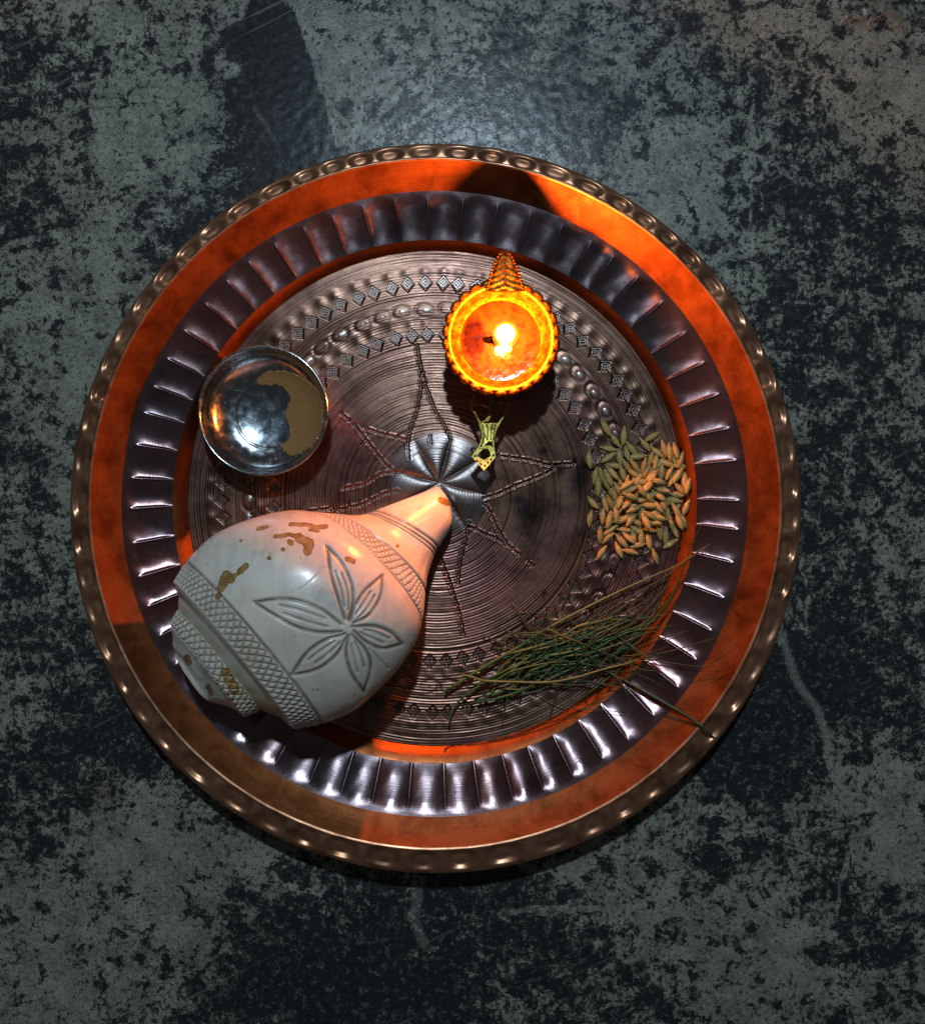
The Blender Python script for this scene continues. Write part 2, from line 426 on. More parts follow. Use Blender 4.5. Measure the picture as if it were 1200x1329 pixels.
    flk = t.math('MULTIPLY', t.math('MAXIMUM', t.math('MULTIPLY', ring, .22), t.math('MULTIPLY', fl, .55)), t.math('SUBTRACT', 1.0, t.math('MULTIPLY', t.attr('shade_slick'), .7)))
    dk = t.mix(t.noise(ob, 40, 3, .6), (.010, .0115, .013, 1), (.026, .026, .025, 1))
    dk = t.mix(flk, dk, (.20, .195, .155, 1))
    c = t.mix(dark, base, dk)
    c = t.mix(t.math('MULTIPLY', t.attr('scrape'), t.ramp(fine, .35, .6, .4, .75)), c, (.25, .245, .20, 1))
    mp = t.n('ShaderNodeMapping'); mp.inputs['Scale'].default_value = (14, 420, 1)
    mr = t.n('ShaderNodeMapping'); mr.inputs['Rotation'].default_value = (0, 0, math.radians(-27)); t.link(ob, mr.inputs[0]); t.link(mr.outputs[0], mp.inputs[0])
    scr = t.math('MULTIPLY', t.ramp(t.noise(mp.outputs[0], 1.0, 2, .5), .64, .70), t.ramp(t.noise(ob, 22, 2, .5), .46, .58))
    c = t.mix(t.math('MULTIPLY', scr, .4), c, (.22, .225, .20, 1))
    h = t.math('ADD', t.math('MULTIPLY', fine, .6), t.math('ADD', t.math('MULTIPLY', mid2, .7), t.math('ADD', t.math('MULTIPLY', mid, .8), t.math('MULTIPLY', dark, -.6))))
    t.set(Base_Color=c, Roughness=.72, Normal=t.bump(h, .8, .0011))
    t.b.inputs['Specular IOR Level'].default_value = .12
    t.b.inputs['Coat Weight'].default_value = .40        # floor polish, worn
    t.put(t.b.inputs['Coat Roughness'], t.ramp(mid2, .35, .65, .17, .27))
    t.link(t.bump(h, .16, .0006), t.b.inputs['Coat Normal'])
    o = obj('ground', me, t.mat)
    tag(o, 'grey-green cement floor with ragged black staining', None, None, 'structure')
ground()

# ------------------------------------------------------------------ copper tray
# rings: (photo centre x, y, photo radius, height)
RINGS = dict(floor=(565, 647, 321.5, FLOOR_Z), fl_in=(564, 651, 340, .0095), fl_out=(564, 654, 406.5, .0179),
             ridge=(564.5, 654, 446.5, .0280), edge=(565, 660, 473, .0255))
def ringw(k):
    cx, cy, r, z = RINGS[k]; x, y, _ = P(cx, cy, z); return np.array([x, y, L(r, z), z])
TH = 1140
def lathe(name, rows, mat, parent, dz=None, dr=None, n=TH):
    """rows: list of (cx, cy, r, z, u); dz(u, th) extra height; dr(u, th) extra radius"""
    rows = np.array(rows, float); th = np.linspace(0, 2 * pi, n, endpoint=False)
    u = rows[:, 4][:, None]; T = th[None, :]
    R = rows[:, 2][:, None] + (dr(u, T) if dr else 0 * T)
    Z = rows[:, 3][:, None] + (dz(u, T) if dz else 0 * T)
    X = rows[:, 0][:, None] + R * np.cos(T); Y = rows[:, 1][:, None] + R * np.sin(T)
    me = mesh(name, np.stack([X, Y, Z + 0 * X], -1).reshape(-1, 3), grid_faces(len(rows), n, True))
    return obj(name, me, mat, parent)
def rows_between(a, b, n, bulge=0.0):
    A, B = ringw(a), ringw(b)
    out = []
    for u in np.linspace(0, 1, n):
        q = A * (1 - u) + B * u
        out.append((q[0], q[1], q[2], q[3] + bulge * math.sin(pi * u), u))
    return out
tray = empty('copper_tray', (0, 0, 0))
tag(tray, 'large round copper tray with fluted wall, dimpled rim and engraved floor', 'tray')

# fluted band
NF = 57
jit = np.cumsum(np.random.default_rng(3).normal(0, .085, NF)); jit -= np.linspace(0, jit[-1], NF)
jit = np.append(jit, jit[0])
def flute_phase(T):
    x = T / (2 * pi) * NF
    x = x + .8 * np.sin(T - 2.2) * .35
    i = np.floor(x)
    return x + np.interp(np.mod(x, NF), np.arange(NF + 1), jit)
def flute_dz(u, T):
    f = flute_phase(T); idx = np.floor(f); f = f - idx
    depth = .00118 * (.80 + .4 * np.mod(np.abs(np.sin(idx * 12.9898) * 43.7), 1))
    prof = 1 - np.abs(2 * f - 1) ** 2.0           # scoop, sharp crest between
    end = sstep(-.12, .30, u) * sstep(1.0, .72, u + .10 * np.abs(2 * f - 1) ** 2)
    dent = .00004 * np.sin(T * 91 + u * 9) * np.sin(T * 23)
    return -depth * prof * end + .00055 * end * np.exp(-(np.minimum(f, 1 - f) / .036) ** 2) + dent * end
lathe('fluted_band', rows_between('fl_in', 'fl_out', 46, .0004), M_flute, tray, flute_dz, n=57 * 44)
# copper ring (bare, conical)
lathe('copper_ring', rows_between('fl_out', 'ridge', 14, -.0004), M_ring, tray,
      lambda u, T: .00012 * np.sin(T * 17 + 1) * np.sin(T * 5 + u * 4) * np.sin(pi * u))
# inner wall
lathe('inner_wall', rows_between('floor', 'fl_in', 14, .0007), M_wall, tray)
# rim: rolled-over lip with pressed dimples
ND = 61
def rim_phase(T):
    x = T / (2 * pi) * ND
    return x - 1.2 * np.cos(T) + .12 * np.sin(T * 7) + .10 * np.sin(T * 13 + 1)
def rim_dz(u, T):
    f = rim_phase(T); idx = np.floor(f); f = f - idx
    a = sstep(1.0, .42, (np.abs((f - .5) / .47) ** 2.4 + np.abs((u - .50) / .44) ** 2.4) ** (1 / 2.4)); b = 1.0
    dep = .0021 * (.75 + .5 * np.sin(idx * 7.13) ** 2)
    return -dep * a * b + .00022 * np.sin(T * 40 + 3 * u) * np.sin(T * 13) * np.sin(pi * np.clip(u, 0, 1))
A, B = ringw('ridge'), ringw('edge')
rr = []
for u in np.linspace(0, 1, 30):
    q = A * (1 - u) + B * u
    z = A[3] + .0005 * math.sin(pi * min(u * 6, 1)) + .0004 * math.sin(pi * u) + (B[3] - A[3]) * (u ** 2.2)
    rr.append((q[0], q[1], q[2], z, u))
for dr_, dz_ in [(.0005, -.0004), (.0007, -.0012), (.0005, -.0024), (.0, -.0031), (-.0008, -.0033), (-.0016, -.0028), (-.0026, -.0014)]:
    rr.append((B[0], B[1], B[2] + dr_, B[3] + dz_, 1.3))
lathe('rim', rr, M_rim, tray, rim_dz)
# underside skin
und = [(B[0], B[1], B[2] - .0026, B[3] - .0014, 0), (A[0], A[1], A[2] - .001, A[3] - .0030, 0)]
for k, d in (('fl_out', .0022), ('fl_in', .0040), ('floor', .0022)):
    q = ringw(k); und.append((q[0], q[1], q[2] + .0008, q[3] - d, 0))
und.append((ringw('floor')[0], ringw('floor')[1], .001, FLOOR_Z - .0024, 0))
lathe('underside', und, M_rim, tray, n=240)

# engraved floor plate: a height field with real pits and cut lines
FC = ringw('floor'); FR = FC[2]
RC = {'inner': 199, 'd_in': 212, 'l2': 228, 'leaf': 245, 'l3': 262, 'd_out': 278}
rng = random.Random(4)
stamps = []       # (kind, x, y, rot)
def ring_stamps(kind, rpx, count, ph):
    for i in range(count):
        a = 2 * pi * (i + ph + rng.uniform(-.09, .09)) / count
        r = L(rpx + rng.uniform(-1.3, 1.3), FLOOR_Z)
        stamps.append((kind, FCX + r * math.cos(a), FCY + r * math.sin(a), a + rng.uniform(-.10, .10)))
ring_stamps('diamond', RC['d_out'], 78, .2)
ring_stamps('diamond', RC['d_in'], 60, .5)
ring_stamps('leaf', RC['leaf'], 54, .1)
LINES = [  # dotted and dashed star, traced
 [(541,448),(544,465),(547,481),(547,498),(541,534),(532,560),(529,575),(530,594),(537,607),(552,619),(567,627)],
 [(549,484),(552,500),(565,534),(577,553),(587,575),(587,594),(575,621)],
 [(558,566),(561,585),(564,603),(567,618)],
 [(443,537),(452,545)], [(460,552),(480,578),(500,603),(510,611)], [(475,556),(494,563),(513,567),(529,571)],
 [(445,634),(472,629),(494,615),(523,612),(545,620),(567,628)], [(440,662),(470,655),(500,640),(530,634),(566,629)],
 [(647,592),(685,597),(712,604),(744,602)], [(620,649),(645,642),(670,630),(687,624),(710,614),(721,606)],
 [(629,654),(635,664),(644,684),(657,706),(673,720)], [(690,734),(684,728)], [(604,683),(615,686),(630,694),(642,698),(657,707)],
 [(577,634),(594,646),(602,660),(609,674),(606,690)], [(570,720),(582,752),(591,780),(597,800),(601,824)],
 [(606,694),(600,715),(596,735),(594,757)], [(576,622),(599,597),(614,584)], [(577,627),(610,621)], [(578,632),(600,645),(622,649)],
 [(400,664),(430,660)]]
dashes, dots = [], []
for ln in LINES:
    ln = np.array(ln, float)
    seg = np.hypot(*np.diff(ln, axis=0).T); tot = seg.sum(); cum = np.concatenate([[0], np.cumsum(seg)])
    at = lambda d: np.array([np.interp(d, cum, ln[:, 0]), np.interp(d, cum, ln[:, 1])])
    d = 0.0; k = 0
    while d < tot and np.hypot(*(at(d) - np.array([570, 627]))) < 58: d += 4
    while d < tot - 2:
        if np.hypot(*(at(d) - np.array([570, 627]))) < 58: break
        dots.append(at(d)); e = min(d + 14, tot)
        if e - d > 7: dashes.append((at(d + 4.0), at(e - 3.8)))
        d = e; k += 1
    if np.hypot(*(at(tot) - np.array([570, 627]))) > 58: dots.append(at(tot))
stp = .00036
g = np.arange(-FR, FR + stp, stp); X, Y = np.meshgrid(g, g)
X = X + FC[0]; Y = Y + FC[1]
k0 = S * (CAM_Z - FLOOR_Z) / (CAM_Z - REF_Z)
PX = X / k0 + 600; PY = -Y / k0 + 664.5
RP = np.hypot(X - FCX, Y - FCY) / k0; AN = np.arctan2(Y - FCY, X - FCX)
H = np.zeros_like(X); PIT = np.zeros_like(X)
wobr = RP + 1.2 * (vnoise(AN * 2 + 20, RP * 0 + 3, 6) - .5)
for r0, w, dp in [(199, 1.8, .00035), (203, 1.2, .00012), (228, 1.5, .00028), (224, 1.1, .00014), (232, 1.1, .00012), (262, 1.8, .00035), (258, 1.1, .00014), (266, 1.2, .00012),
                  (150, 1.3, .00012), (120, 1.2, .00012), (64, 1.3, .0002), (96, 1.3, .0002), (300, 1.4, .00010), (312, 1.4, .00012), (176, 1.2, .0001)]:
    H -= dp * np.exp(-((wobr - r0) / w) ** 2)
H += .00030 * np.exp(-((RP - 30) / 26) ** 2) - .00004 * (vnoise(PX / 30, PY / 30, 9) - .5)      # slight boss at the middle, hand-beaten waviness
H += .00003 * (vnoise(PX / 14, PY / 14, 19) - .5)
rcx, rcy, _ = P(570, 627, FLOOR_Z)
rr0 = np.hypot(X - rcx, Y - rcy) / k0; ra0 = np.arctan2(Y - rcy, X - rcx)
lob = np.abs(np.cos(4 * (ra0 - math.radians(98)))) ** .45
H += .0019 * lob * np.sin(pi * np.clip(rr0 / 70, 0, 1) ** .8) * (rr0 < 70) * (1 - .35 * sstep(55, 70, rr0))
PIT = np.maximum(PIT, .8 * (lob < .42) * (rr0 < 62) * sstep(2, 8, rr0))
PIT = np.maximum(PIT, .6 * np.exp(-((rr0 - 66) / 1.5) ** 2) * (np.abs(ra0 - 1.6) < 1.0))
def window(x, y, rad):
    i0 = np.searchsorted(g + FC[1], y - rad); i1 = np.searchsorted(g + FC[1], y + rad)
    j0 = np.searchsorted(g + FC[0], x - rad); j1 = np.searchsorted(g + FC[0], x + rad)
    return slice(max(i0, 0), i1), slice(max(j0, 0), j1)
for kind, x, y, a in stamps:
    w = window(x, y, .009); dx = X[w] - x; dy = Y[w] - y
    ur = dx * math.cos(a) + dy * math.sin(a); ut = -dx * math.sin(a) + dy * math.cos(a)
    if kind == 'diamond':
        d = np.abs(ur) / .0042 + np.abs(ut) / .0036
        pit_ = sstep(1.12, .85, d); PIT[w] = np.maximum(PIT[w], pit_)
        H[w] -= .00065 * pit_
        H[w] += .00045 * np.exp(-((ur - .0065) / .0026) ** 2 - (ut / .0028) ** 2)     # metal thrown up outside the punch
    else:
        d = np.hypot(ur / .0034, ut / .0047)
        H[w] -= .00028 * np.exp(-((d - 1.0) / .26) ** 2) * (.4 + .6 * sstep(-.0045, .0030, ut)); PIT[w] = np.maximum(PIT[w], .8 * np.exp(-((d - 1.0) / .22) ** 2))
for a, b in dashes:
    pa, pb = P(a[0], a[1], FLOOR_Z), P(b[0], b[1], FLOOR_Z)
    mx, my = (pa[0] + pb[0]) / 2, (pa[1] + pb[1]) / 2
    w = window(mx, my, .006); d = seg_dist(X[w], Y[w], pa, pb)
    PIT[w] = np.maximum(PIT[w], .8 * sstep(.0008, .0004, d)); H[w] += -.00030 * sstep(.00080, .00045, d) + .00016 * np.exp(-((d - .00125) / .0004) ** 2)
for q in dots:
    p = P(q[0], q[1], FLOOR_Z); w = window(p[0], p[1], .004); d = np.hypot(X[w] - p[0], Y[w] - p[1])
    PIT[w] = np.maximum(PIT[w], sstep(.0012, .0008, d)); H[w] -= .00042 * sstep(.00130, .00085, d)
RAD = np.hypot(X - FC[0], Y - FC[1])
inside = RAD <= FR + stp * .6
sc_ = np.minimum(1.0, FR / np.maximum(RAD, 1e-9))
X2 = FC[0] + (X - FC[0]) * sc_; Y2 = FC[1] + (Y - FC[1]) * sc_
H *= sstep(FR, FR - .002, RAD)
ids = -np.ones(X.shape, int); ids[inside] = np.arange(inside.sum())
q = np.stack([ids[:-1, :-1], ids[:-1, 1:], ids[1:, 1:], ids[1:, :-1]], -1).reshape(-1, 4)
q = q[(q >= 0).all(1)]
V = np.stack([X2[inside], Y2[inside], FLOOR_Z + H[inside]], -1)
fme = mesh('engraved_floor', V, q)
INK = np.zeros_like(X)
for x_, y_, rx_, ry_ in [(681,662,15,17),(673,650,14,8),(752,622,13,20),(757,606,12,10),(727,609,8,9),(703,586,7,6),(705,772,5,6),(862,500,10,12),(745,598,6,6)]:
    INK = np.maximum(INK, np.exp(-(((PX - x_ + 5 * (vnoise(PX / 6, PY / 6, 61) - .5)) / rx_) ** 2 + ((PY - y_) / ry_) ** 2) ** 1.5))
attr(fme, 'pit', PIT[inside]); attr(fme, 'ink', INK[inside]); attr(fme, 'rosette', (sstep(70, 60, rr0) * (.55 + .45 * lob))[inside])
floor_o = obj('engraved_floor', fme, M_floor, tray)
# stamp ridges standing in the punched pits
def bar2(x0, y0, x1, y1, w, h, z0=-.0004):
    d = np.array([x1 - x0, y1 - y0]); n = np.array([-d[1], d[0]]) / (np.hypot(*d) + 1e-12) * w / 2
    a, b = np.array([x0, y0]), np.array([x1, y1])
    base = [a - n, b - n, b + n, a + n]; top = [a - n * .5, b - n * .5, b + n * .5, a + n * .5]
    V = [(p[0], p[1], z0) for p in base] + [(p[0], p[1], h) for p in top]
    return V, [(4, 5, 6, 7), (0, 1, 5, 4), (1, 2, 6, 5), (2, 3, 7, 6), (3, 0, 4, 7)]
def diamond_mesh(variant):
    m = .001; b = []
    R_ = 3.3 * m; w = .46 * m; h = .00022
    b += [bar2(R_ * 1.14, 0, 0, R_, w, h), bar2(R_ * 1.14, 0, 0, -R_, w, h)]
    r2 = 2.05 * m
    b += [bar2(r2, 0, 0, r2, w * .9, h), bar2(r2, 0, 0, -r2, w * .9, h), bar2(0, r2, -r2, 0, w * .9, h), bar2(0, -r2, -r2, 0, w * .9, h)]
    if variant != 2:
        b += [bar2(r2 / 2, r2 / 2, -r2 / 2, -r2 / 2, w * .8, h * .8)]
    if variant != 1:
        b += [bar2(r2 / 2, -r2 / 2, -r2 / 2, r2 / 2, w * .8, h * .8)]
    return mesh('diamond_stamp', *join(b), smooth=False)
DM = [diamond_mesh(v) for v in range(3)]
def leaf_mesh():
    V = [(0, -.0004, .00012)]; n = 16
    ring = []
    for k in range(n):
        a = 2 * pi * k / n
        r = .0036 * (1 - .42 * math.sin(a)); ring.append((r * math.cos(a) * .66, r * math.sin(a), 0))
    V += [(x * .72, y * .72, .00007) for x, y, _ in ring] + [(x, y, -.0004) for x, y, _ in ring]
    F = [(0, 1 + k, 1 + (k + 1) % n) for k in range(n)] + [(1 + k, 1 + n + k, 1 + n + (k + 1) % n, 1 + (k + 1) % n) for k in range(n)]
    return mesh('leaf_stamp', V, F)
LM = leaf_mesh()
def stud_mesh():
    n = 8; V = [(0, 0, .00040)]
    for rr_, zz in ((.00042, .00024), (.0007, -.0005)):
        V += [(rr_ * math.cos(2 * pi * k / n), rr_ * math.sin(2 * pi * k / n), zz) for k in range(n)]
    F = [(0, 1 + k, 1 + (k + 1) % n) for k in range(n)] + [(1 + k, 1 + n + k, 1 + n + (k + 1) % n, 1 + (k + 1) % n) for k in range(n)]
    return mesh('dot_stud', V, F)
SM = stud_mesh()
for kind, x, y, a in stamps:
    if kind == 'diamond': obj('diamond_stamp', rng.choice(DM), M_stamp, floor_o, (x, y, FLOOR_Z - .00012), (0, 0, a))
    else: obj('leaf_stamp', LM, M_stamp, floor_o, (x, y, FLOOR_Z - .00010), (0, 0, a))
for qd in dots:
    p = P(qd[0], qd[1], FLOOR_Z); obj('dot_stud', SM, M_stamp, floor_o, (p[0], p[1], FLOOR_Z - .0001))

def tray_z(x, y):
    """height of the tray surface (to lay things on)"""
    zs = [ringw(k) for k in ('floor', 'fl_in', 'fl_out', 'ridge', 'edge')]
    rads = [math.hypot(x - q[0], y - q[1]) / q[2] for q in zs]
    if rads[0] <= 1: return FLOOR_Z
    for i in range(4):
        if rads[i + 1] <= 1:
            d0 = math.hypot(x - zs[i][0], y - zs[i][1]) - zs[i][2]
            d1 = zs[i + 1][2] - math.hypot(x - zs[i + 1][0], y - zs[i + 1][1])
            u = d0 / max(d0 + d1, 1e-9); return zs[i][3] * (1 - u) + zs[i + 1][3] * u
    return .012

# ------------------------------------------------------------------ conch shell
# cross-sections: photo silhouette points A (upper left), B (lower right), centre height, height/width
SEC = [((566,629),(585,655),.0125,.95),((546,640),(585,682),.0150,.95),((480,666),(567,714),.0200,.92),((459,671),(555,745),.0235,.90),
       ((428,670),(551,770),.0270,.88),((406,668),(546,808),.0315,.86),((368,666),(536,838),.0385,.82),((315,679),(508,878),.0450,.79),
       ((270,701),(459,922),.0475,.77),((240,731),(417,941),.0475,.75),((224,757),(381,947),.0465,.74),
       ((232,776),(364,931),.0455,.74),((231,789),(340,922),.0450,.74),((221,808),(317,931),.0445,.74),((224,826),(305,921),.0440,.72),
       ((224,838),(290,915),.0430,.70),((228,849),(270,910),.0420,.60),((240,862),(262,893),.0410,.4)]
LEAN = math.radians(20)
def conch():
    A = np.array([s[0] for s in SEC], float); B = np.array([s[1] for s in SEC], float)
    zc = np.array([s[2] for s in SEC]); asp = np.array([s[3] for s in SEC])
    D = np.column_stack([A, B, zc * 1e4, asp * 100])
    smooth_n = 9
    us = np.concatenate([np.linspace(0, 1, 26)[:-1], np.linspace(1, smooth_n, 420)])
    part1 = []
    q = np.vstack([2 * D[0] - D[1], D, D[-1]])
    for u in us:
        i = min(int(u), smooth_n - 1); f = u - i
        a, b, c, d = q[i], q[i + 1], q[i + 2], q[i + 3] if i + 3 <= smooth_n + 1 else 2 * q[i + 2] - q[i + 1]
        part1.append(.5 * ((2 * b) + (c - a) * f + (2 * a - 5 * b + 4 * c - d) * f * f + (-a + 3 * b - 3 * c + d) * f ** 3))
    us2 = np.linspace(smooth_n, len(SEC) - 1, 200)[1:]
    part2 = np.array([[np.interp(u, np.arange(len(SEC)), D[:, k]) for k in range(D.shape[1])] for u in us2])
    allD = np.vstack([part1, part2]); U = np.concatenate([us, us2])
    # round the hard corners of the stepped spire a little
    k = np.array([.25, .5, .25]); n9 = len(us)
    for _ in range(3):
        sm = allD.copy()
        sm[n9 - 4:-1] = .25 * allD[n9 - 5:-2] + .5 * allD[n9 - 4:-1] + .25 * allD[n9 - 3:]
        allD = sm
    ph = np.concatenate([np.linspace(0, pi, 520), np.linspace(pi, 2 * pi, 90)[1:-1]])
    n, m = len(U), len(ph)
    X = np.zeros((n, m, 3))
    for i in range(n):
        ax, ay, bx, by, z, asx = allD[i]; z /= 1e4; asx /= 100
        a = np.array(P(ax, ay, z)); b = np.array(P(bx, by, z))
        c = (a + b) / 2; half = np.linalg.norm(b - a) / 2; e = (b - a) / (2 * half + 1e-12)
        t = np.array([-e[1], e[0], 0]);
        if t[0] < 0: t = -t                      # toward the tip (image right)
        lean = LEAN * min(1, .35 + U[i] / 6)
        if U[i] > 15.9: lean *= .4
        up = np.array([t[0] * math.sin(lean), t[1] * math.sin(lean), math.cos(lean)])
        hh = min(half * asx * 1.02, (z - FLOOR_Z - .0006) / math.cos(lean))
        hu = half * asx * 1.02
        cs, sn = np.cos(ph), np.sin(ph)
        hgt = np.where(sn >= 0, hu, hh)
        X[i] = c + (half * cs)[:, None] * (e) + (hgt * sn)[:, None] * up
    # normals
    du = np.gradient(X, axis=0); dv = np.roll(X, -1, 1) - np.roll(X, 1, 1)
    N = np.cross(dv, du); N /= np.linalg.norm(N, axis=2)[..., None] + 1e-12
    cen = X.mean(1, keepdims=True)
    if ((X - cen) * N).sum() < 0: N = -N
    kz = S * (CAM_Z - X[..., 2]) / (CAM_Z - REF_Z)
    px = X[..., 0] / kz + 600; py = -X[..., 1] / kz + 664.5
    cxp = (px - 200) / .35; cyp = (py - 600) / .35        # traced drawing units
    top = (np.sin(ph) > -.05)[None, :] * np.ones((n, 1))
    G = np.zeros((n, m)); bev = np.zeros((n, m))
    def line(pts, w=5.5, a=1.0, ns=14):
        nonlocal G
        p = spline(pts, ns) if len(pts) > 2 else np.array(pts, float)
        lo = p.min(0) - 30; hi = p.max(0) + 30
        sel = (cxp > lo[0]) & (cxp < hi[0]) & (cyp > lo[1]) & (cyp < hi[1]) & (top > 0)
        if not sel.any(): return
        d = np.full(sel.sum(), 1e9)
        for a0, b0 in zip(p[:-1], p[1:]):
            d = np.minimum(d, seg_dist(cxp[sel], cyp[sel], a0, b0))
        G[sel] = np.maximum(G[sel], a * np.exp(-(d / w) ** 2))
    petals = [
     ([(695,602),(620,545),(520,510),(440,508),(370,520)], [(695,630),(600,630),(520,608),(440,565),(370,520)]),
     ([(708,580),(682,500),(655,410),(640,310)], [(720,585),(738,520),(732,445),(695,370),(640,310)]),
     ([(727,588),(745,535),(785,475),(848,420)], [(742,597),(805,560),(843,490),(848,420)]),
     ([(737,610),(820,608),(885,635),(922,675)], [(742,626),(790,668),(850,692),(922,675)]),
     ([(722,645),(713,705),(733,785),(780,855)], [(736,640),(788,700),(806,765),(780,855)]),
     ([(708,638),(625,665),(560,715),(508,792)], [(716,648),(672,720),(600,772),(508,792)])]
    for e1, e2 in petals:
        p1, p2 = spline(e1, 22), spline(e2, 22)
        line(p1, 6.5, 1.0, 22); line(p2, 6.5, 1.0, 22)
        for f, t0, t1 in ((.32, 4, 15), (.66, 3, 14)):
            line((p1 * (1 - f) + p2 * f)[t0:t1], 4.5, .75, 12)
    line([(800,690),(835,730),(868,765)], 4, .5); line([(370,520),(540,470),(620,400),(650,385)], 2.0, .16)
    Uc = U[:, None] + 0 * ph[None, :]; PHI = ph[None, :] + 0 * U[:, None]
    ul = lambda u0, w, a: a * np.exp(-((Uc - u0) / w) ** 2)
    for u0, w, a in [(1.93, .045, .8), (2.10, .045, .8), (2.26, .04, .6), (4.02, .05, .8), (5.05, .05, .7), (9.02, .06, .9), (10.12, .08, .4), (12.1, .06, .5)]:
        G = np.maximum(G, ul(u0, w, a))
    def hatch(u0, u1, k, mm, w, a):
        nonlocal G
        band = sstep(u0, u0 + .05, Uc) * sstep(u1, u1 - .05, Uc)
        wob = .25 * vnoise(PHI * 5, Uc * 4, 31)
        for sg in (1, -1):
            f = (PHI * k / (2 * pi) + sg * (Uc - u0) * mm + wob + .17 * vnoise(PHI * 9, Uc * 0 + sg, 33)) % 1.0
            d = np.minimum(f, 1 - f)
            G = np.maximum(G, a * band * np.exp(-(d / w) ** 2))
    hatch(4.05, 5.02, 62, 2.6, .17, .75)
    hatch(9.08, 10.0, 74, 2.4, .16, .8)
    hatch(12.15, 13.4, 46, 1.7, .15, .85)
    # stains
    ST = np.zeros((n, m))
    def blot(pts, w, a=1.0):
        nonlocal ST
        p = np.array(pts, float); d = np.full(cxp.shape, 1e9)
        if len(p) == 1: d = np.hypot(cxp - p[0][0], cyp - p[0][1])
        for a0, b0 in zip(p[:-1], p[1:]): d = np.minimum(d, seg_dist(cxp, cyp, a0, b0))
        ST = np.maximum(ST, a * sstep(w * 1.35, w * .35, d) * top)
    for pts, w in [([(250,465),(270,420),(285,432)],20),([(318,405),(340,385)],13),([(285,430),(318,408)],8),([(450,275),(500,268),(540,280)],9),([(535,280),(575,300),(570,330)],20),
                   ([(505,230),(560,230),(600,240)],9),([(590,245),(635,238)],11),([(575,250),(610,256)],6),([(385,248),(420,237)],8),([(505,297)],15),([(478,322)],10),([(425,355)],10),([(430,338)],4),
                   ([(715,358),(738,368)],11),([(322,290)],7),([(902,310)],8),([(1062,140),(1085,150)],14),([(1092,155)],8),([(120,725),(128,740)],16),([(240,490),(235,500)],12),
                   ([(590,843)],5),([(607,843)],5),([(265,780),(300,850)],20),([(200,830),(210,860)],10)]:
        blot(pts, w)
    SF = np.zeros((n, m))
    for x, y, rx, ry, a in [(330,850,70,50,.9),(300,800,60,70,.7),(150,560,60,30,.55),(340,720,40,90,.5),(400,900,60,40,.7),(480,660,90,60,.25),(420,300,120,30,.3)]:
        SF = np.maximum(SF, a * np.exp(-(((cxp - x) / rx) ** 2 + ((cyp - y) / ry) ** 2)))
    SF = np.maximum(SF, .7 * np.exp(-((Uc - 11.6) / .8) ** 2) * sstep(.3, .7, vnoise(PHI * 4, Uc, 40)))
    und_ = .0003 * (vnoise(PHI * 6, Uc * 1.3, 50) - .5)
    X = X + N * (und_ - .00098 * G)[..., None]
    root = empty('conch_shell', P(400, 810, FLOOR_Z))
    tag(root, 'ivory conch shell carved with a six-petal flower and cross-hatched bands', 'conch shell')
    inv = np.array(root.location)
    split = int(np.searchsorted(U, 10.25))
    for name, i0, i1 in (('body_whorl', 0, split + 1), ('spire', split, n)):
        V = (X[i0:i1] - inv).reshape(-1, 3); F = grid_faces(i1 - i0, m, True)
        caps = []
        V = list(map(tuple, V))
        me = None
        if name == 'body_whorl':     # pinched blowhole at the tip
            c0 = tuple(np.mean([V[k] for k in range(m)], 0)); base = 0
        else:
            c0 = tuple(np.mean([V[(i1 - i0 - 1) * m + k] for k in range(m)], 0)); base = (i1 - i0 - 1) * m
        V.append(c0); ci = len(V) - 1
        tri = np.array([[base + k, base + (k + 1) % m, ci, ci] for k in range(m)])
        # quads plus fan triangles
        me = bpy.data.meshes.new(name)
        VV = np.array(V, dtype=np.float32)
        me.vertices.add(len(VV)); me.vertices.foreach_set("co", VV.ravel())
        loops = np.concatenate([F.ravel(), tri[:, :3].ravel()]).astype(np.int32)
        me.loops.add(len(loops)); me.loops.foreach_set("vertex_index", loops)
        starts = np.concatenate([np.arange(len(F)) * 4, len(F) * 4 + np.arange(m) * 3]).astype(np.int32)
        me.polygons.add(len(starts)); me.polygons.foreach_set("loop_start", starts)
        me.update(calc_edges=True); me.polygons.foreach_set("use_smooth", [True] * len(starts)); me.validate()
        cut = lambda M: np.append(M[i0:i1].ravel(), 0.0)
        attr(me, 'groove', cut(G)); attr(me, 'stain', cut(ST)); attr(me, 'soft', cut(SF))
        obj(name, me, M_shell, root)
conch()

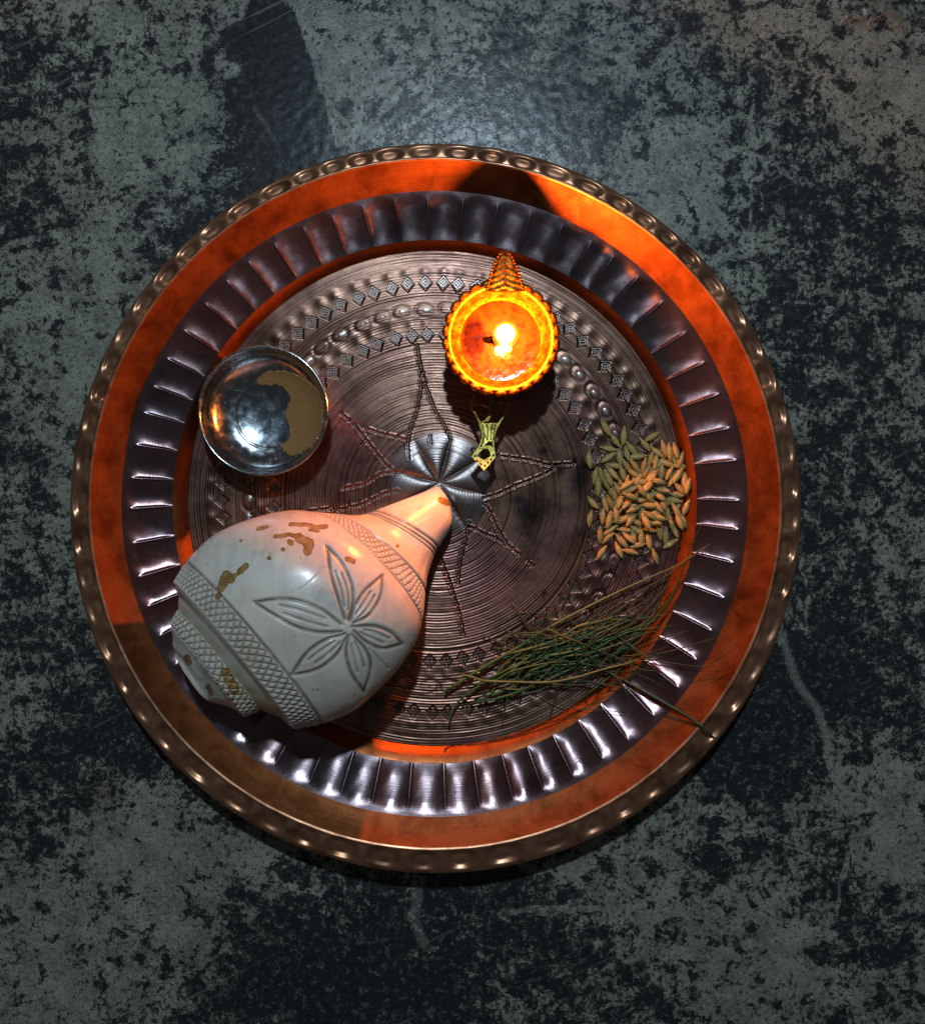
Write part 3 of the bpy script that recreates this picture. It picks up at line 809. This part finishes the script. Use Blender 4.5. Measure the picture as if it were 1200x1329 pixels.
# ------------------------------------------------------------------ brass oil lamp
BZ = .0385                                   # bowl rim height
bx, by, _ = P(650, 438, BZ)
def lamp():
    root = empty('oil_lamp', (bx, by, FLOOR_Z))
    tag(root, 'lit brass oil lamp with scalloped bowl, leaf finial and openwork handle', 'oil lamp')
    z0 = FLOOR_Z
    R = L(72, BZ)
    def lt(name, prof, mat, n=120, parent=root, fr=None):
        th = np.linspace(0, 2 * pi, n, endpoint=False)
        V = []
        for r, z in prof:
            for a in th:
                f = fr(a, r) if fr else 1.0
                V.append((r * f * math.cos(a), r * f * math.sin(a), z - z0))
        return obj(name, mesh(name, np.array(V), grid_faces(len(prof), n, True)), mat, parent)
    lt('foot', [(.0005, z0 + .0006), (.016, z0 + .0002), (.0165, z0 + .001), (.0158, z0 + .0022), (.012, z0 + .004), (.007, z0 + .006), (.0052, z0 + .009)], M_brassg, 48)
    lt('stem', [(.0052, z0 + .009), (.0048, z0 + .012), (.0062, z0 + .0135), (.0062, z0 + .0145), (.0046, z0 + .016), (.0056, z0 + .0195), (.009, z0 + .0215)], M_brassg, 36)
    bz = BZ
    scal = lambda a, r: 1 + (.012 * abs(math.sin(13 * a)) if r > R * .93 else 0)
    prof = [(.0088, bz - .0150), (.016, bz - .0130), (.022, bz - .0085), (.0262, bz - .0030), (R * .985, bz - .0014), (R * 1.0, bz - .0004), (R * .99, bz + .0004),
            (R * .955, bz + .0006), (R * .925, bz + .0004), (R * .90, bz - .0006), (.0238, bz - .0030), (.0218, bz - .0058), (.0190, bz - .0088), (.0150, bz - .0110), (.009, bz - .0124), (.0004, bz - .0128)]
    bowl = lt('bowl', prof, M_brass, 156, fr=scal)
    # beaded scallops round the lip
    n = 26
    V = []; lat, lon = 5, 8
    for i in range(lat + 1):
        f = pi * i / lat
        for j in range(lon):
            a = 2 * pi * j / lon
            V.append((.0022 * math.sin(f) * math.cos(a), .0037 * math.sin(f) * math.sin(a), .0010 * math.cos(f)))
    bead = mesh('rim_bead', np.array(V), grid_faces(lat + 1, lon, True))
    for k in range(n):
        a = 2 * pi * (k + .5) / n
        if abs((a - pi / 2 + pi) % (2 * pi) - pi) < .17: continue
        obj('rim_bead', bead, M_brass, bowl, (R * 1.0 * math.cos(a), R * 1.0 * math.sin(a), bz - z0 - .0002), (0, 0, a))
    # leaf finial, standing up and leaning out over the far lip
    base = np.array(P(655, 378, bz + .001)) - np.array([bx, by, z0])
    tip = np.array(P(655, 325, bz + .0022)) - np.array([bx, by, z0])
    ax = tip - base; Ln = np.linalg.norm(ax); ax /= Ln
    sx = np.array([1.0, 0, 0]); nn = np.cross(sx, ax); nn /= np.linalg.norm(nn)
    if nn[1] > 0: nn = -nn                         # faces the flame / camera
    rows = 44; V = []; cols = 17
    wprof = lambda u: .0090 * (1 - u) ** .55 + .0003
    for side in (1, -1):
        for i in range(rows):
            u = i / (rows - 1)
            for j in range(cols):
                v = -1 + 2 * j / (cols - 1)
                ridge = .00045 * math.cos((u * 7 + abs(v) * 1.3) * 2 * pi) * (1 - abs(v) ** 6) if side > 0 else 0
                rimh = .0006 * (abs(v) > .82) if side > 0 else 0
                dish = -.0009 * (1 - v * v)
                p = base + ax * Ln * u + sx * v * wprof(u) + nn * (side * .0006 + (ridge + rimh + dish))
                V.append(p)
    F = []
    for sd in range(2):
        o_ = sd * rows * cols
        for i in range(rows - 1):
            for j in range(cols - 1):
                a_ = o_ + i * cols + j
                F.append((a_, a_ + 1, a_ + cols + 1, a_ + cols))
    for i in range(rows - 1):
        for j in (0, cols - 1):
            a_ = i * cols + j; F.append((a_, a_ + cols, rows * cols + a_ + cols, rows * cols + a_))
    for i in (0, rows - 1):
        for j in range(cols - 1):
            a_ = i * cols + j; F.append((a_, a_ + 1, rows * cols + a_ + 1, rows * cols + a_))
    leaf = obj('leaf_finial', mesh('leaf_finial', V, F), M_leaf, root)
    bV = [(x * .30, y * .22, z * .6) for x, y, z in [tuple(v.co) for v in bead.vertices]]
    bm_ = mesh('edge_bead', np.array(bV), grid_faces(lat + 1, lon, True))
    for sgn in (1, -1):
        for i in range(13):
            u = i / 13
            p = base + ax * Ln * u + sx * sgn * wprof(u) * 1.0 + nn * .0011
            obj('edge_bead', bm_, M_leaf, leaf, tuple(p))
    pts = [base + ax * Ln * u - nn * (.0009 - .0013) * 0 + nn * .0004 for u in np.linspace(.08, .92, 10)]
    obj('midrib', mesh('midrib', *tube(pts, np.linspace(.0007, .0003, 10), 6)), M_leaf, leaf)
    # openwork handle
    hz = .0150
    def hp(x, y, z): return np.array(P(x, y, z)) - np.array([bx, by, z0])
    zf = lambda y: np.interp(y, [505, 520, 560, 590, 612], [.0205, .0205, .0212, .0236, .0262])
    W = lambda pts, r, fl=.7: tube(spline([hp(x, y, zf(y)) for x, y in pts], 14), r, 6, fl)
    parts = [W([(622, 505), (612, 524), (616, 536), (624, 552), (626, 566), (622, 580), (612, 592)], .00105),
             W([(652, 505), (660, 522), (656, 536), (646, 552), (641, 566), (640, 580), (643, 593)], .00105),
             W([(637, 508), (637, 530), (636, 540), (632, 548)], .0008), W([(636, 538), (630, 546), (622, 549)], .0007), W([(614, 526), (624, 524), (637, 528), (648, 522), (660, 524)], .0008)]
    frame = obj('handle', mesh('handle', *join(parts)), M_brassg, root)
    # filled waist panel with chased ribs
    def plate(poly, th, name, mat, par):
        n_ = len(poly)
        V = [hp(x, y, zf(y) + th) for x, y in poly] + [hp(x, y, zf(y) - th) for x, y in poly]
        F = [tuple(range(n_))[::-1], tuple(range(n_, 2 * n_))] + [(k, (k + 1) % n_, n_ + (k + 1) % n_, n_ + k) for k in range(n_)]
        return obj(name, mesh(name, V, F, False), mat, par)
    plate([(621, 549), (648, 549), (643, 560), (641, 574), (634, 572), (626, 580), (625, 564)], .0005, 'waist_panel', M_brassg, frame)
    ribs = []
    for pts in ([(626, 551), (628, 562), (627, 576)], [(632, 551), (633, 562), (632, 571)], [(638, 551), (637, 562), (637, 571)], [(643, 551), (641, 560), (640, 570)]):
        ribs.append(tube(spline([hp(x, y, zf(y) + .0007) for x, y in pts], 8), .00042, 5))
    obj('chased_rib', mesh('chased_rib', *join(ribs)), M_brassg, frame)
    # diamond tip with a hole
    o_ = [(612, 592), (618, 584), (626, 579), (636, 578), (641, 584), (643, 593), (628, 611)]
    i_ = [(619, 592), (621, 587), (627, 583), (633, 582), (636, 587), (636, 592), (628, 597)]
    V = []
    for poly, dz in ((o_, .0007), (i_, .0009), (i_, -.0006), (o_, -.0006)):
        V += [hp(x, y, zf(y) + dz) for x, y in poly]
    m_ = 7
    F = [(r * m_ + k, r * m_ + (k + 1) % m_, ((r + 1) % 4) * m_ + (k + 1) % m_, ((r + 1) % 4) * m_ + k) for r in range(4) for k in range(m_)]
    tipo = obj('handle_tip', mesh('handle_tip', V, F, False), M_brassg, root)
    for x, y in [(616, 592), (619, 598), (624, 602), (629, 604), (633, 600), (637, 596), (640, 591)]:
        obj('tip_bead', bm_, M_brassg, tipo, tuple(hp(x, y, zf(y) + .0008)))
    # neck joining the handle to the foot of the bowl
    parts = [tube([(0, -.004, .018), (0, -.012, .0185), hp(637, 508, .0195)], [.003, .0028, .0022], 8, .7), tube([hp(621, 507, .0203), hp(637, 506, .0203), hp(653, 507, .0203)], .0013, 6)]
    obj('handle_neck', mesh('handle_neck', *join(parts)), M_brassg, root)
    # oil
    ox, oy, oz = 0, 0, BZ - .0078
    n_ = 64
    V = [(0, 0, 0)]
    for f, z in ((.5, 0), (.9, .00005), (1.0, .0004)):
        V += [(.0203 * f * math.cos(2 * pi * k / n_), .0203 * f * math.sin(2 * pi * k / n_), z) for k in range(n_)]
    F = [(0, 1 + k, 1 + (k + 1) % n_) for k in range(n_)]
    for r in range(2):
        F += [(1 + r * n_ + k, 1 + (r + 1) * n_ + k, 1 + (r + 1) * n_ + (k + 1) % n_, 1 + r * n_ + (k + 1) % n_) for k in range(n_)]
    o = obj('oil_pool', mesh('oil_pool', V, F), M_oil, None, (bx, by, oz))
    tag(o, 'amber pool of oil in the bowl of the lit lamp', 'oil')
    # wick and flame
    wb_ = np.array(P(650, 440, BZ))
    pts = [P(622, 441, oz - .0022), P(628, 441, oz - .0012), P(634, 441, oz + .0002), P(640, 440, oz + .0022), P(646, 441, oz + .0060), P(651, 438, oz + .0098)]
    pts = [tuple(np.array(p) - wb_) for p in pts]
    sp = spline(pts, 28)
    o = obj('cotton_wick', mesh('cotton_wick', *tube(sp, np.interp(np.linspace(0, 1, 28), [0, .3, .6, 1], [.0012, .0018, .0017, .0010]), 9)), M_wick, None, tuple(wb_))
    tag(o, 'charred cotton wick lying in the lamp oil with a lit end', 'wick')
    fx, fy, fz = P(653, 438, BZ)
    V = []; n_ = 20; h = .0170; rows = 16
    for i in range(rows + 1):
        u = i / rows; r = .0054 * (math.sin(pi * u ** .62)) * (1 - .25 * u) + .00005
        for k in range(n_):
            a = 2 * pi * k / n_
            V.append((r * math.cos(a) + .0006 * math.sin(u * 3), r * math.sin(a), h * u))
    fl = obj('flame', mesh('flame', np.array(V), grid_faces(rows + 1, n_, True)), M_flame, o, tuple(np.array((fx, fy, BZ + .0028)) - wb_))
    V = []
    for i in range(rows + 1):
        u = i / rows; r = .0068 * (math.sin(pi * u ** .6)) * (1 - .2 * u) + .00005
        for k in range(n_):
            a = 2 * pi * k / n_
            V.append((r * math.cos(a) + .0008 * math.sin(u * 3), r * math.sin(a) * 1.05 - .0004, .0185 * u - .0006))
    sh = NT('flame_halo'); em = sh.n('ShaderNodeEmission'); em.inputs[0].default_value = (1.0, .42, .03, 1); em.inputs[1].default_value = .45  # added outer shell, its glow stands for the soft halo round the flame
    tr = sh.n('ShaderNodeBsdfTransparent'); ad = sh.n('ShaderNodeAddShader'); sh.link(em.outputs[0], ad.inputs[0]); sh.link(tr.outputs[0], ad.inputs[1])
    sh.link(ad.outputs[0], sh.t.nodes['Material Output'].inputs[0])
    obj('flame_halo', mesh('flame_halo', np.array(V), grid_faces(rows + 1, n_, True)), sh.mat, fl)
    pl = bpy.data.lights.new('flame_light', 'POINT'); pl.energy = 1.3; pl.color = (1.0, .23, .032); pl.shadow_soft_size = .0028
    po = bpy.data.objects.new('flame_light', pl); col.objects.link(po); po.parent = fl; po.location = (.0006, 0, .0086)
lamp()

# ------------------------------------------------------------------ steel bowl with paste
def steel_bowl():
    z1 = FLOOR_Z + .0200
    cx, cy, _ = P(341.5, 533.5, z1); R = L(84.5, z1); z0 = FLOOR_Z
    root = empty('steel_bowl', (cx, cy, z0))
    tag(root, 'small stainless steel bowl holding brown paste and water', 'bowl')
    prof = [(.0004, .0004), (.017, .0002), (.0185, .0012), (.0240, .0042), (.0292, .0090), (.0320, .0140), (R - .0009, .0187), (R - .0001, .0196), (R, .0202), (R - .0007, .0206), (R - .0015, .0200),
            (R - .0022, .0180), (.0308, .0140), (.0282, .0096), (.0236, .0062), (.0200, .0048), (.0182, .0045), (.0172, .0041), (.0120, .0028), (.0060, .0021), (.0004, .0019)]
    n = 96; th = np.linspace(0, 2 * pi, n, endpoint=False)
    pr = spline(prof, 70); pr[:, 0] = np.maximum(pr[:, 0], .0003)
    V = np.array([(r * math.cos(a), r * math.sin(a), z + .00012 * math.sin(3 * a + 1) * (z / .03)) for r, z in pr for a in th])
    cut = 40
    obj('bowl_body', mesh('bowl_body', V, grid_faces(len(pr), n, True)), M_steel, root)
    V, F = tube([((R - .0006) * math.cos(a), (R - .0006) * math.sin(a), .0203) for a in np.linspace(0, 2 * pi, 97)], .00085, 8, cap=False)
    obj('rolled_lip', mesh('rolled_lip', V, F), M_steel, root)
    # paste: thick smear over the right half of the bottom and lower wall
    zs = z0 + .0075
    outline = [(331,497),(337,500),(348,501),(360,500),(372,510),(373,520),(367,533),(368,541),(373,553),(372,568),(362,578),(371,589),(378,593),
               (389,589),(406,581),(417,562),(421,537),(417,512),(402,495),(383,484),(364,480),(345,481),(333,489)]
    pl = [P(x, y, zs) for x, y in outline]
    pts = spline([(p[0] - cx, p[1] - cy) for p in pl] + [(pl[0][0] - cx, pl[0][1] - cy)], 150)[:-1]
    inn = pr[pr[:, 1].argmax():][::-1]; zz = lambda r: np.interp(r, inn[:, 0], inn[:, 1])
    jg = np.random.default_rng(8); gs = .00026
    gx = np.arange(pts[:, 0].min() - .001, pts[:, 0].max() + .001, gs); gy = np.arange(pts[:, 1].min() - .001, pts[:, 1].max() + .001, gs)
    GXX, GYY = np.meshgrid(gx, gy)
    GXw = GXX + .0012 * (vnoise(GXX / .0011, GYY / .0011, 71) - .5); GYw = GYY + .0012 * (vnoise(GXX / .0011 + 7, GYY / .0011, 72) - .5)
    ins = np.zeros(GXX.shape, bool); dist = np.full(GXX.shape, 1.0); m = len(pts)
    for k in range(m):
        a0, b0 = pts[k], pts[(k + 1) % m]
        cond = (a0[1] > GYw) != (b0[1] > GYw)
        xi = (b0[0] - a0[0]) * (GYw - a0[1]) / (b0[1] - a0[1] + 1e-15) + a0[0]
        ins ^= cond & (GXw < xi); dist = np.minimum(dist, seg_dist(GXw, GYw, a0, b0))
    RR = np.hypot(GXX, GYY); sup = zz(RR)
    zt = np.log(np.exp((sup + .0007) * 3000) + math.exp(.0046 * 3000)) / 3000 + .00012 * (vnoise(GXX / .002, GYY / .002, 73) - .5)
    lip = sstep(0, .0009, dist)
    ZP = sup - .0002 + (zt - sup + .0002) * lip + .00012 * np.exp(-((dist - .0010) / .0006) ** 2)
    pid = -np.ones(GXX.shape, int); pid[ins] = np.arange(ins.sum())
    F = np.stack([pid[:-1, :-1], pid[:-1, 1:], pid[1:, 1:], pid[1:, :-1]], -1).reshape(-1, 4); F = F[(F >= 0).all(1)]
    V = np.stack([GXX[ins], GYY[ins], ZP[ins]], -1)
    o = obj('brown_paste', mesh('brown_paste', V, F), M_paste, None, (cx, cy, z0))
    tag(o, 'smooth brown paste spread over the right side of the steel bowl', 'paste')
    # shallow water over the bare steel on the left
    n = 72; zw = .0037; rw = float(np.interp(zw, inn[:, 1], inn[:, 0]))
    V = [(0, 0, zw)]
    for f, z in ((.5, zw), (.9, zw), (1.0, zw + .0002)):
        V += [(rw * f * math.cos(2 * pi * k / n), rw * f * math.sin(2 * pi * k / n), z + .00006 * math.sin(2 * pi * k / n * 5 + f * 9)) for k in range(n)]
    F = [(0, 1 + k, 1 + (k + 1) % n) for k in range(n)]
    for r in range(2): F += [(1 + r * n + k, 1 + (r + 1) * n + k, 1 + (r + 1) * n + (k + 1) % n, 1 + r * n + (k + 1) % n) for k in range(n)]
    o = obj('water_puddle', mesh('water_puddle', V, F), M_water, None, (cx, cy, z0))
    tag(o, 'shallow clear water on the bare left side of the steel bowl', 'water')
    # droplets clinging to the wall
    V = []; lat, lon = 5, 8
    for i in range(lat + 1):
        f = pi / 2 * i / lat
        for j in range(lon): V.append((math.sin(f) * math.cos(2 * pi * j / lon), math.sin(f) * math.sin(2 * pi * j / lon), .6 * math.cos(f)))
    dm = mesh('water_drop', np.array(V), grid_faces(lat + 1, lon, True))
    jg2 = random.Random(3)
    for k in range(24):
        a = jg2.uniform(1.2, 5.6); r = jg2.uniform(.0205, .029); z = float(zz(r))
        sl = math.atan2(float(zz(r + .001)) - z, .001)
        d = obj('water_drop', dm, M_water, None, (cx + r * math.cos(a), cy + r * math.sin(a), z0 + z + .0001), (0, -sl, a))
        s_ = jg2.uniform(.00045, .0011); d.scale = (s_, s_, s_)
        tag(d, 'tiny water droplet clinging to the inner wall of the steel bowl', 'water drop', 'droplets inside the steel bowl')
steel_bowl()

# ------------------------------------------------------------------ rice grains
def grain_mesh(seed):
    r_ = random.Random(seed)
    n, m = 11, 10; V = []
    Lg, Wd = .0092 * r_.uniform(.94, 1.06), .0032 * r_.uniform(.92, 1.08)
    bend = r_.uniform(-.00025, .00045)
    for i in range(n):
        u = i / (n - 1); x = (u - .5) * Lg
        w = Wd / 2 * (math.sin(pi * (u * .94 + .03)) ** .62) * (1 - .06 * math.cos(2 * pi * u)) * (1.0 - .12 * (u - .5))
        for j in range(m):
            a = 2 * pi * j / m
            k = 1 + .10 * math.cos(4 * a)
            V.append((x, w * k * math.cos(a) + bend * math.sin(pi * u), w * .72 * k * math.sin(a)))
    V += [(-Lg / 2 - .0003, 0, 0), (Lg / 2 + .0006, bend * .1, 0)]
    F = [tuple(f) for f in grid_faces(n, m, True)]
    F += [(n * m, (j + 1) % m, j) for j in range(m)] + [(n * m + 1, (n - 1) * m + j, (n - 1) * m + (j + 1) % m) for j in range(m)]
    return mesh('rice_grain', V, F)
GM = [grain_mesh(s) for s in range(5)]
# traced in a 5.54x enlargement of the heap: x, y, angle in degrees (counter-clockwise from right, as seen)
TR = [(365,195,118),(435,285,125),(492,255,85),(385,345,170),(385,408,33),(700,260,28),(645,315,128),(468,405,95),(250,425,95),(550,350,125),(735,370,140),(785,345,105),(825,370,95),(868,360,105),
 (428,468,168),(595,402,5),(688,418,75),(290,540,78),(310,620,88),(340,552,110),(275,735,130),(255,850,80),(345,835,85),(388,860,78),(325,968,90),(400,932,35),(385,990,42),(335,1095,55),(460,1075,112),
 (478,1010,130),(540,1090,165),(600,1042,12),(722,1122,110),(828,1030,30),(795,975,88),(920,860,112),(945,770,72),(890,470,172),(805,450,158),(930,560,82),(958,615,75),(905,425,75),
 (500,930,172),(590,930,145),(665,925,168),(672,1005,100),(755,945,95),(860,935,115),(560,985,95),(620,985,92),(525,985,135),(875,675,170),(905,640,135),(850,560,60),(820,525,65),(765,510,85),
 (475,720,65),(525,740,42),(440,815,92),(505,850,35),(550,860,48),(570,780,22),(630,715,8),(680,755,175),(625,805,80),(740,840,165),(708,880,175),(395,640,110),(370,585,108),(455,580,128),(385,555,115),
 (490,525,108),(560,520,140),(575,470,125),(540,640,20),(620,640,125),(690,590,62),(650,520,65),(700,535,40),(740,680,140),(775,725,105),(810,810,95),(770,640,165),(845,715,168),(870,790,120),(640,470,80),
 (725,440,75),(362,740,105),(400,735,115),(430,680,105),(520,380,100),(850,420,120),(740,580,170),(880,540,55),(520,610,30),(580,680,30),(660,690,140),(740,760,130),(895,870,110),(840,890,105),(690,830,150),(600,880,150),(455,640,120),(415,520,130),(515,470,120),(655,870,115),(545,690,160)]
heap = []
def grains():
    r_ = random.Random(7)
    order = TR[:]
    base = [t for t in order]
    extra = []
    for _ in range(34):
        x, y = r_.gauss(650, 120), r_.gauss(690, 130)
        if ((x - 650) / 270) ** 2 + ((y - 690) / 290) ** 2 < 1: extra.append((x, y, r_.uniform(0, 180)))
    cnt = 0
    for idx, (tx, ty, ang) in enumerate(extra + base):
        px, py = 720 + tx * .1805, 520 + ty * .1805
        x, y, _ = P(px, py, .006)
        under = 0
        for hx, hy, hz in heap:
            d = math.hypot(hx - x, hy - y)
            if d < .0040: under = max(under, hz - FLOOR_Z + .0014 - d * .10)
        z = FLOOR_Z + max(.0013, under)
        z = min(z, FLOOR_Z + .0098)
        # keep clear of the sloping tray wall
        q = ringw('floor'); dist = math.hypot(x - q[0], y - q[1])
        if dist > q[2] - .0015: z = max(z, tray_z(x, y) + .0018)
        heap.append((x, y, z))
        x, y, _ = P(px, py, z)
        tilt = r_.uniform(-.10, .10) if z < FLOOR_Z + .0016 else r_.uniform(-.30, .30)
        o = obj('rice_grain', r_.choice(GM), M_grain, None, (x, y, z), (r_.uniform(-.5, .5), tilt, math.radians(ang)))
        s_ = r_.uniform(.93, 1.06); o.scale = (s_ * (CAM_Z - z) / (CAM_Z - REF_Z) * 1.0, s_, s_)
        special = {(365,195): 'topmost stray olive rice grain, lying above the heap', (700,260): 'olive rice grain lying apart at the upper right of the heap',
                   (250,425): 'olive rice grain set apart at the left above the others, near the dashed star point',
                   (275,735): 'leftmost slanting olive rice grain, apart from the heap', (255,850): 'plump upright rice grain, lowest of those apart on the left of the heap',
                   (335,1095): 'stray rice grain slanting at the lower left corner of the heap', (722,1122): 'lowest stray rice grain, pointing at the grass below the heap',
                   (828,1030): 'lone slanting rice grain at the lower right of the heap near the tray wall', (540,1090): 'nearly level rice grain at the bottom edge of the heap',
                   (460,1075): 'upright rice grain at the bottom edge of the heap'}
        key = (tx, ty)
        if key in special:
            tag(o, special[key], 'rice grain', 'rice grains heaped by the tray wall')
        elif ty < 900 - 1.05 * (tx - 250) * .9 and True:
            tag(o, 'olive unhusked rice grain in the cool-lit upper left half of the heap', 'rice grain', 'olive rice grains in the upper left of the heap')
        else:
            tag(o, 'golden unhusked rice grain in the flame-lit lower right half of the heap', 'rice grain', 'golden rice grains in the lower right of the heap')
grains()

# ------------------------------------------------------------------ grass blades
GX = lambda x, y: (560 + x * .36667, 700 + y * .36667)
def blade(pts, w0, w1, mat, lift, label, group=None, n=22, wm=None, lifts=None):
    """pts in enlarged-crop units; real blade laid over the tray with a small lift"""
    pp = spline(pts, n); u = np.linspace(0, 1, n)
    path = []
    for (x, y), t in zip(pp, u):
        a, b = GX(x, y); z = .006
        for _ in range(3):
            X, Y, _z = P(a, b, z); z = tray_z(X, Y) + (lift if lifts is None else np.interp(t, np.linspace(0, 1, len(lifts)), lifts))
        path.append(P(a, b, z))
    path = np.array(path)
    for _ in range(5):      # a stiff blade bridges the steps of the tray
        zz_ = path[:, 2].copy(); sm = zz_.copy(); sm[1:-1] = (zz_[:-2] + zz_[1:-1] + zz_[2:]) / 3
        path[:, 2] = np.maximum(sm, zz_ - .0002)
    rad = 1.08 * np.interp(u, [0, .45, 1], [w0, wm if wm else max(w0, w1), w1])
    o0 = path[0].copy()
    o = obj('grass_blade', mesh('grass_blade', *tube(path - o0, rad, 5, .55)), mat, None, tuple(o0))
    tag(o, label, 'grass blade', group)
    return o
GRP = 'cut grass blades lying in the tray'
def grass():
    r_ = random.Random(21)
    px = .0004
    blade([(45,540),(180,455),(300,385),(410,315),(600,215),(760,140),(880,85),(985,15)], 2.3*px, .5*px, M_grass, .0062, 'longest light-green grass blade crossing from the lower left over the tray wall', GRP, wm=1.8*px)
    blade([(105,478),(150,490),(195,502),(300,505),(400,507),(500,492),(600,462),(735,425)], 1.5*px, 1.0*px, M_straw, .0085, 'yellowed bent grass stalk lying level across the lower left of the bunch', GRP, wm=1.6*px)
    blade([(60,662),(72,610),(105,565),(190,505),(300,445),(400,390),(520,345),(640,270),(720,200)], 1.3*px, .6*px, M_grass, .0056, 'green grass stalk whose root end hooks down at the lower left', GRP, wm=1.9*px)
    blade([(540,420),(610,462),(700,510),(800,565),(920,635),(985,690),(1012,722)], .8*px, .8*px, M_dark, .0040, 'thick dark grass blade reaching over the tray rim at lower right', GRP, wm=2.7*px)
    blade([(600,455),(735,425),(830,435),(920,448),(1035,455)], .9*px, .4*px, M_dark, .0050, 'thin dark grass blade running level out over the flutes', GRP)
    blade([(1035,452),(990,478),(945,495)], .5*px, .3*px, M_dark, .0030, 'fine folded grass tip lying on the copper ring', GRP, n=10)
    blade([(560,480),(735,425),(860,392),(960,362),(1045,338)], .8*px, .4*px, M_dark, .0070, 'thin dark grass blade rising to the right across the flutes', GRP)
    blade([(548,-5),(530,60),(505,130),(480,200),(462,240)], 1.0*px, 1.4*px, M_dark, .0032, 'dark grass blade standing up left of the rice heap', GRP, wm=1.5*px)
    blade([(905,60),(860,180),(815,255),(765,305),(725,345),(640,420)], .6*px, 1.6*px, M_dark, .0048, 'broad dark grass blade curving along the tray wall', GRP, wm=2.6*px)
    blade([(995,12),(925,60),(890,90),(830,130),(720,195),(560,290)], .4*px, 1.0*px, M_dark, .0075, 'dark thin grass blade just below the longest one', GRP)
    blade([(905,60),(950,-40),(975,-75)], .5*px, .2*px, M_dark, .0040, 'hair-thin grass tip pointing up at the flutes beside the rice', GRP, n=10)
    blade([(560,470),(700,470),(780,500),(828,528)], .7*px, .35*px, M_dark, .0045, 'thin dark grass blade drooping over the tray wall', GRP)
    blade([(370,540),(430,575),(510,600),(600,605),(685,613)], .7*px, .5*px, M_dark, .0050, 'dark thin grass blade bowed along the bottom of the bunch', GRP)
    blade([(285,520),(265,575),(250,655)], .9*px, .4*px, M_grass, .0045, 'short grass blade pointing straight down below the bunch', GRP, n=12)
    blade([(210,555),(290,520),(360,470),(440,430)], 1.9*px, .8*px, M_grass, .0050, 'short pale-tipped grass blade at the lower left edge of the bunch', GRP)
    blade([(410,318),(440,330),(480,350),(520,362)], .9*px, .6*px, M_straw, .0088, 'short brown bent grass stalk near the middle of the bunch', GRP, n=10)
    blade([(520,365),(600,400),(660,420),(735,460),(800,465)], 1.2*px, .5*px, M_dark, .0082, 'dark grass blade fanning right out of the bunch', GRP)
    blade([(520,362),(580,440),(660,495),(700,560)], 1.0*px, .4*px, M_dark, .0080, 'dark grass blade bending down over the yellowed stalk', GRP)
    for k in range(20):       # fine seed-head tips fanning out to the upper right
        a = math.radians(r_.uniform(8, 48)); x0, y0 = r_.gauss(560, 70), r_.gauss(360, 35); L_ = r_.uniform(150, 330); b = r_.gauss(0, 16)
        x1, y1 = x0 + math.cos(a) * L_, y0 - math.sin(a) * L_
        blade([(x0, y0), ((x0 + x1) / 2 + b * .5, (y0 + y1) / 2 + b), (x1, y1)], .75 * px, .22 * px, r_.choice([M_dark, M_grass]), r_.uniform(.004, .009), 'fine grass tip fanning out to the upper right of the bunch', 'fine tips fanning out of the bunch', n=12)
    lab_d = 'dark thin grass blade tangled inside the bunch'; lab_g = 'green grass blade lying along the middle of the bunch'
    # the tangled middle: blades follow the lie of the bunch with scatter
    for k in range(48):
        t = r_.random(); L_ = r_.uniform(230, 420)
        cx = 300 + 330 * t + r_.gauss(0, 25); cy = 455 - 120 * t + r_.gauss(0, 38)
        a = math.radians(r_.gauss(24, 9)); b = r_.gauss(0, 18)
        dx, dy = math.cos(a) * L_ / 2, -math.sin(a) * L_ / 2
        pts = [(cx - dx, cy - dy), (cx - dx * .4 + b * .3, cy - dy * .4 + b), (cx + dx * .4, cy + dy * .4 + b * .8), (cx + dx, cy + dy)]
        blade(pts, r_.uniform(.7, 1.7) * px, .35 * px, r_.choice([M_grass, M_grass, M_dark]), r_.uniform(.0015, .0078), lab_g, 'green blades along the middle of the bunch', n=14, wm=r_.uniform(.9, 1.9) * px)
    for k in range(74):
        cx = r_.gauss(520, 110); cy = r_.gauss(400, 52); L_ = r_.uniform(110, 300)
        a = math.radians(r_.choice([r_.gauss(55, 18), r_.gauss(-38, 18), r_.gauss(15, 25), r_.gauss(-12, 14)])); b = r_.gauss(0, 14)
        dx, dy = math.cos(a) * L_ / 2, -math.sin(a) * L_ / 2
        pts = [(cx - dx, cy - dy), (cx + b, cy + b), (cx + dx, cy + dy)]
        blade(pts, r_.uniform(.5, 1.0) * px, .25 * px, r_.choice([M_dark, M_dark, M_grass]), r_.uniform(.0015, .0085), lab_d, 'dark blades tangled in the bunch', n=12)
grass()
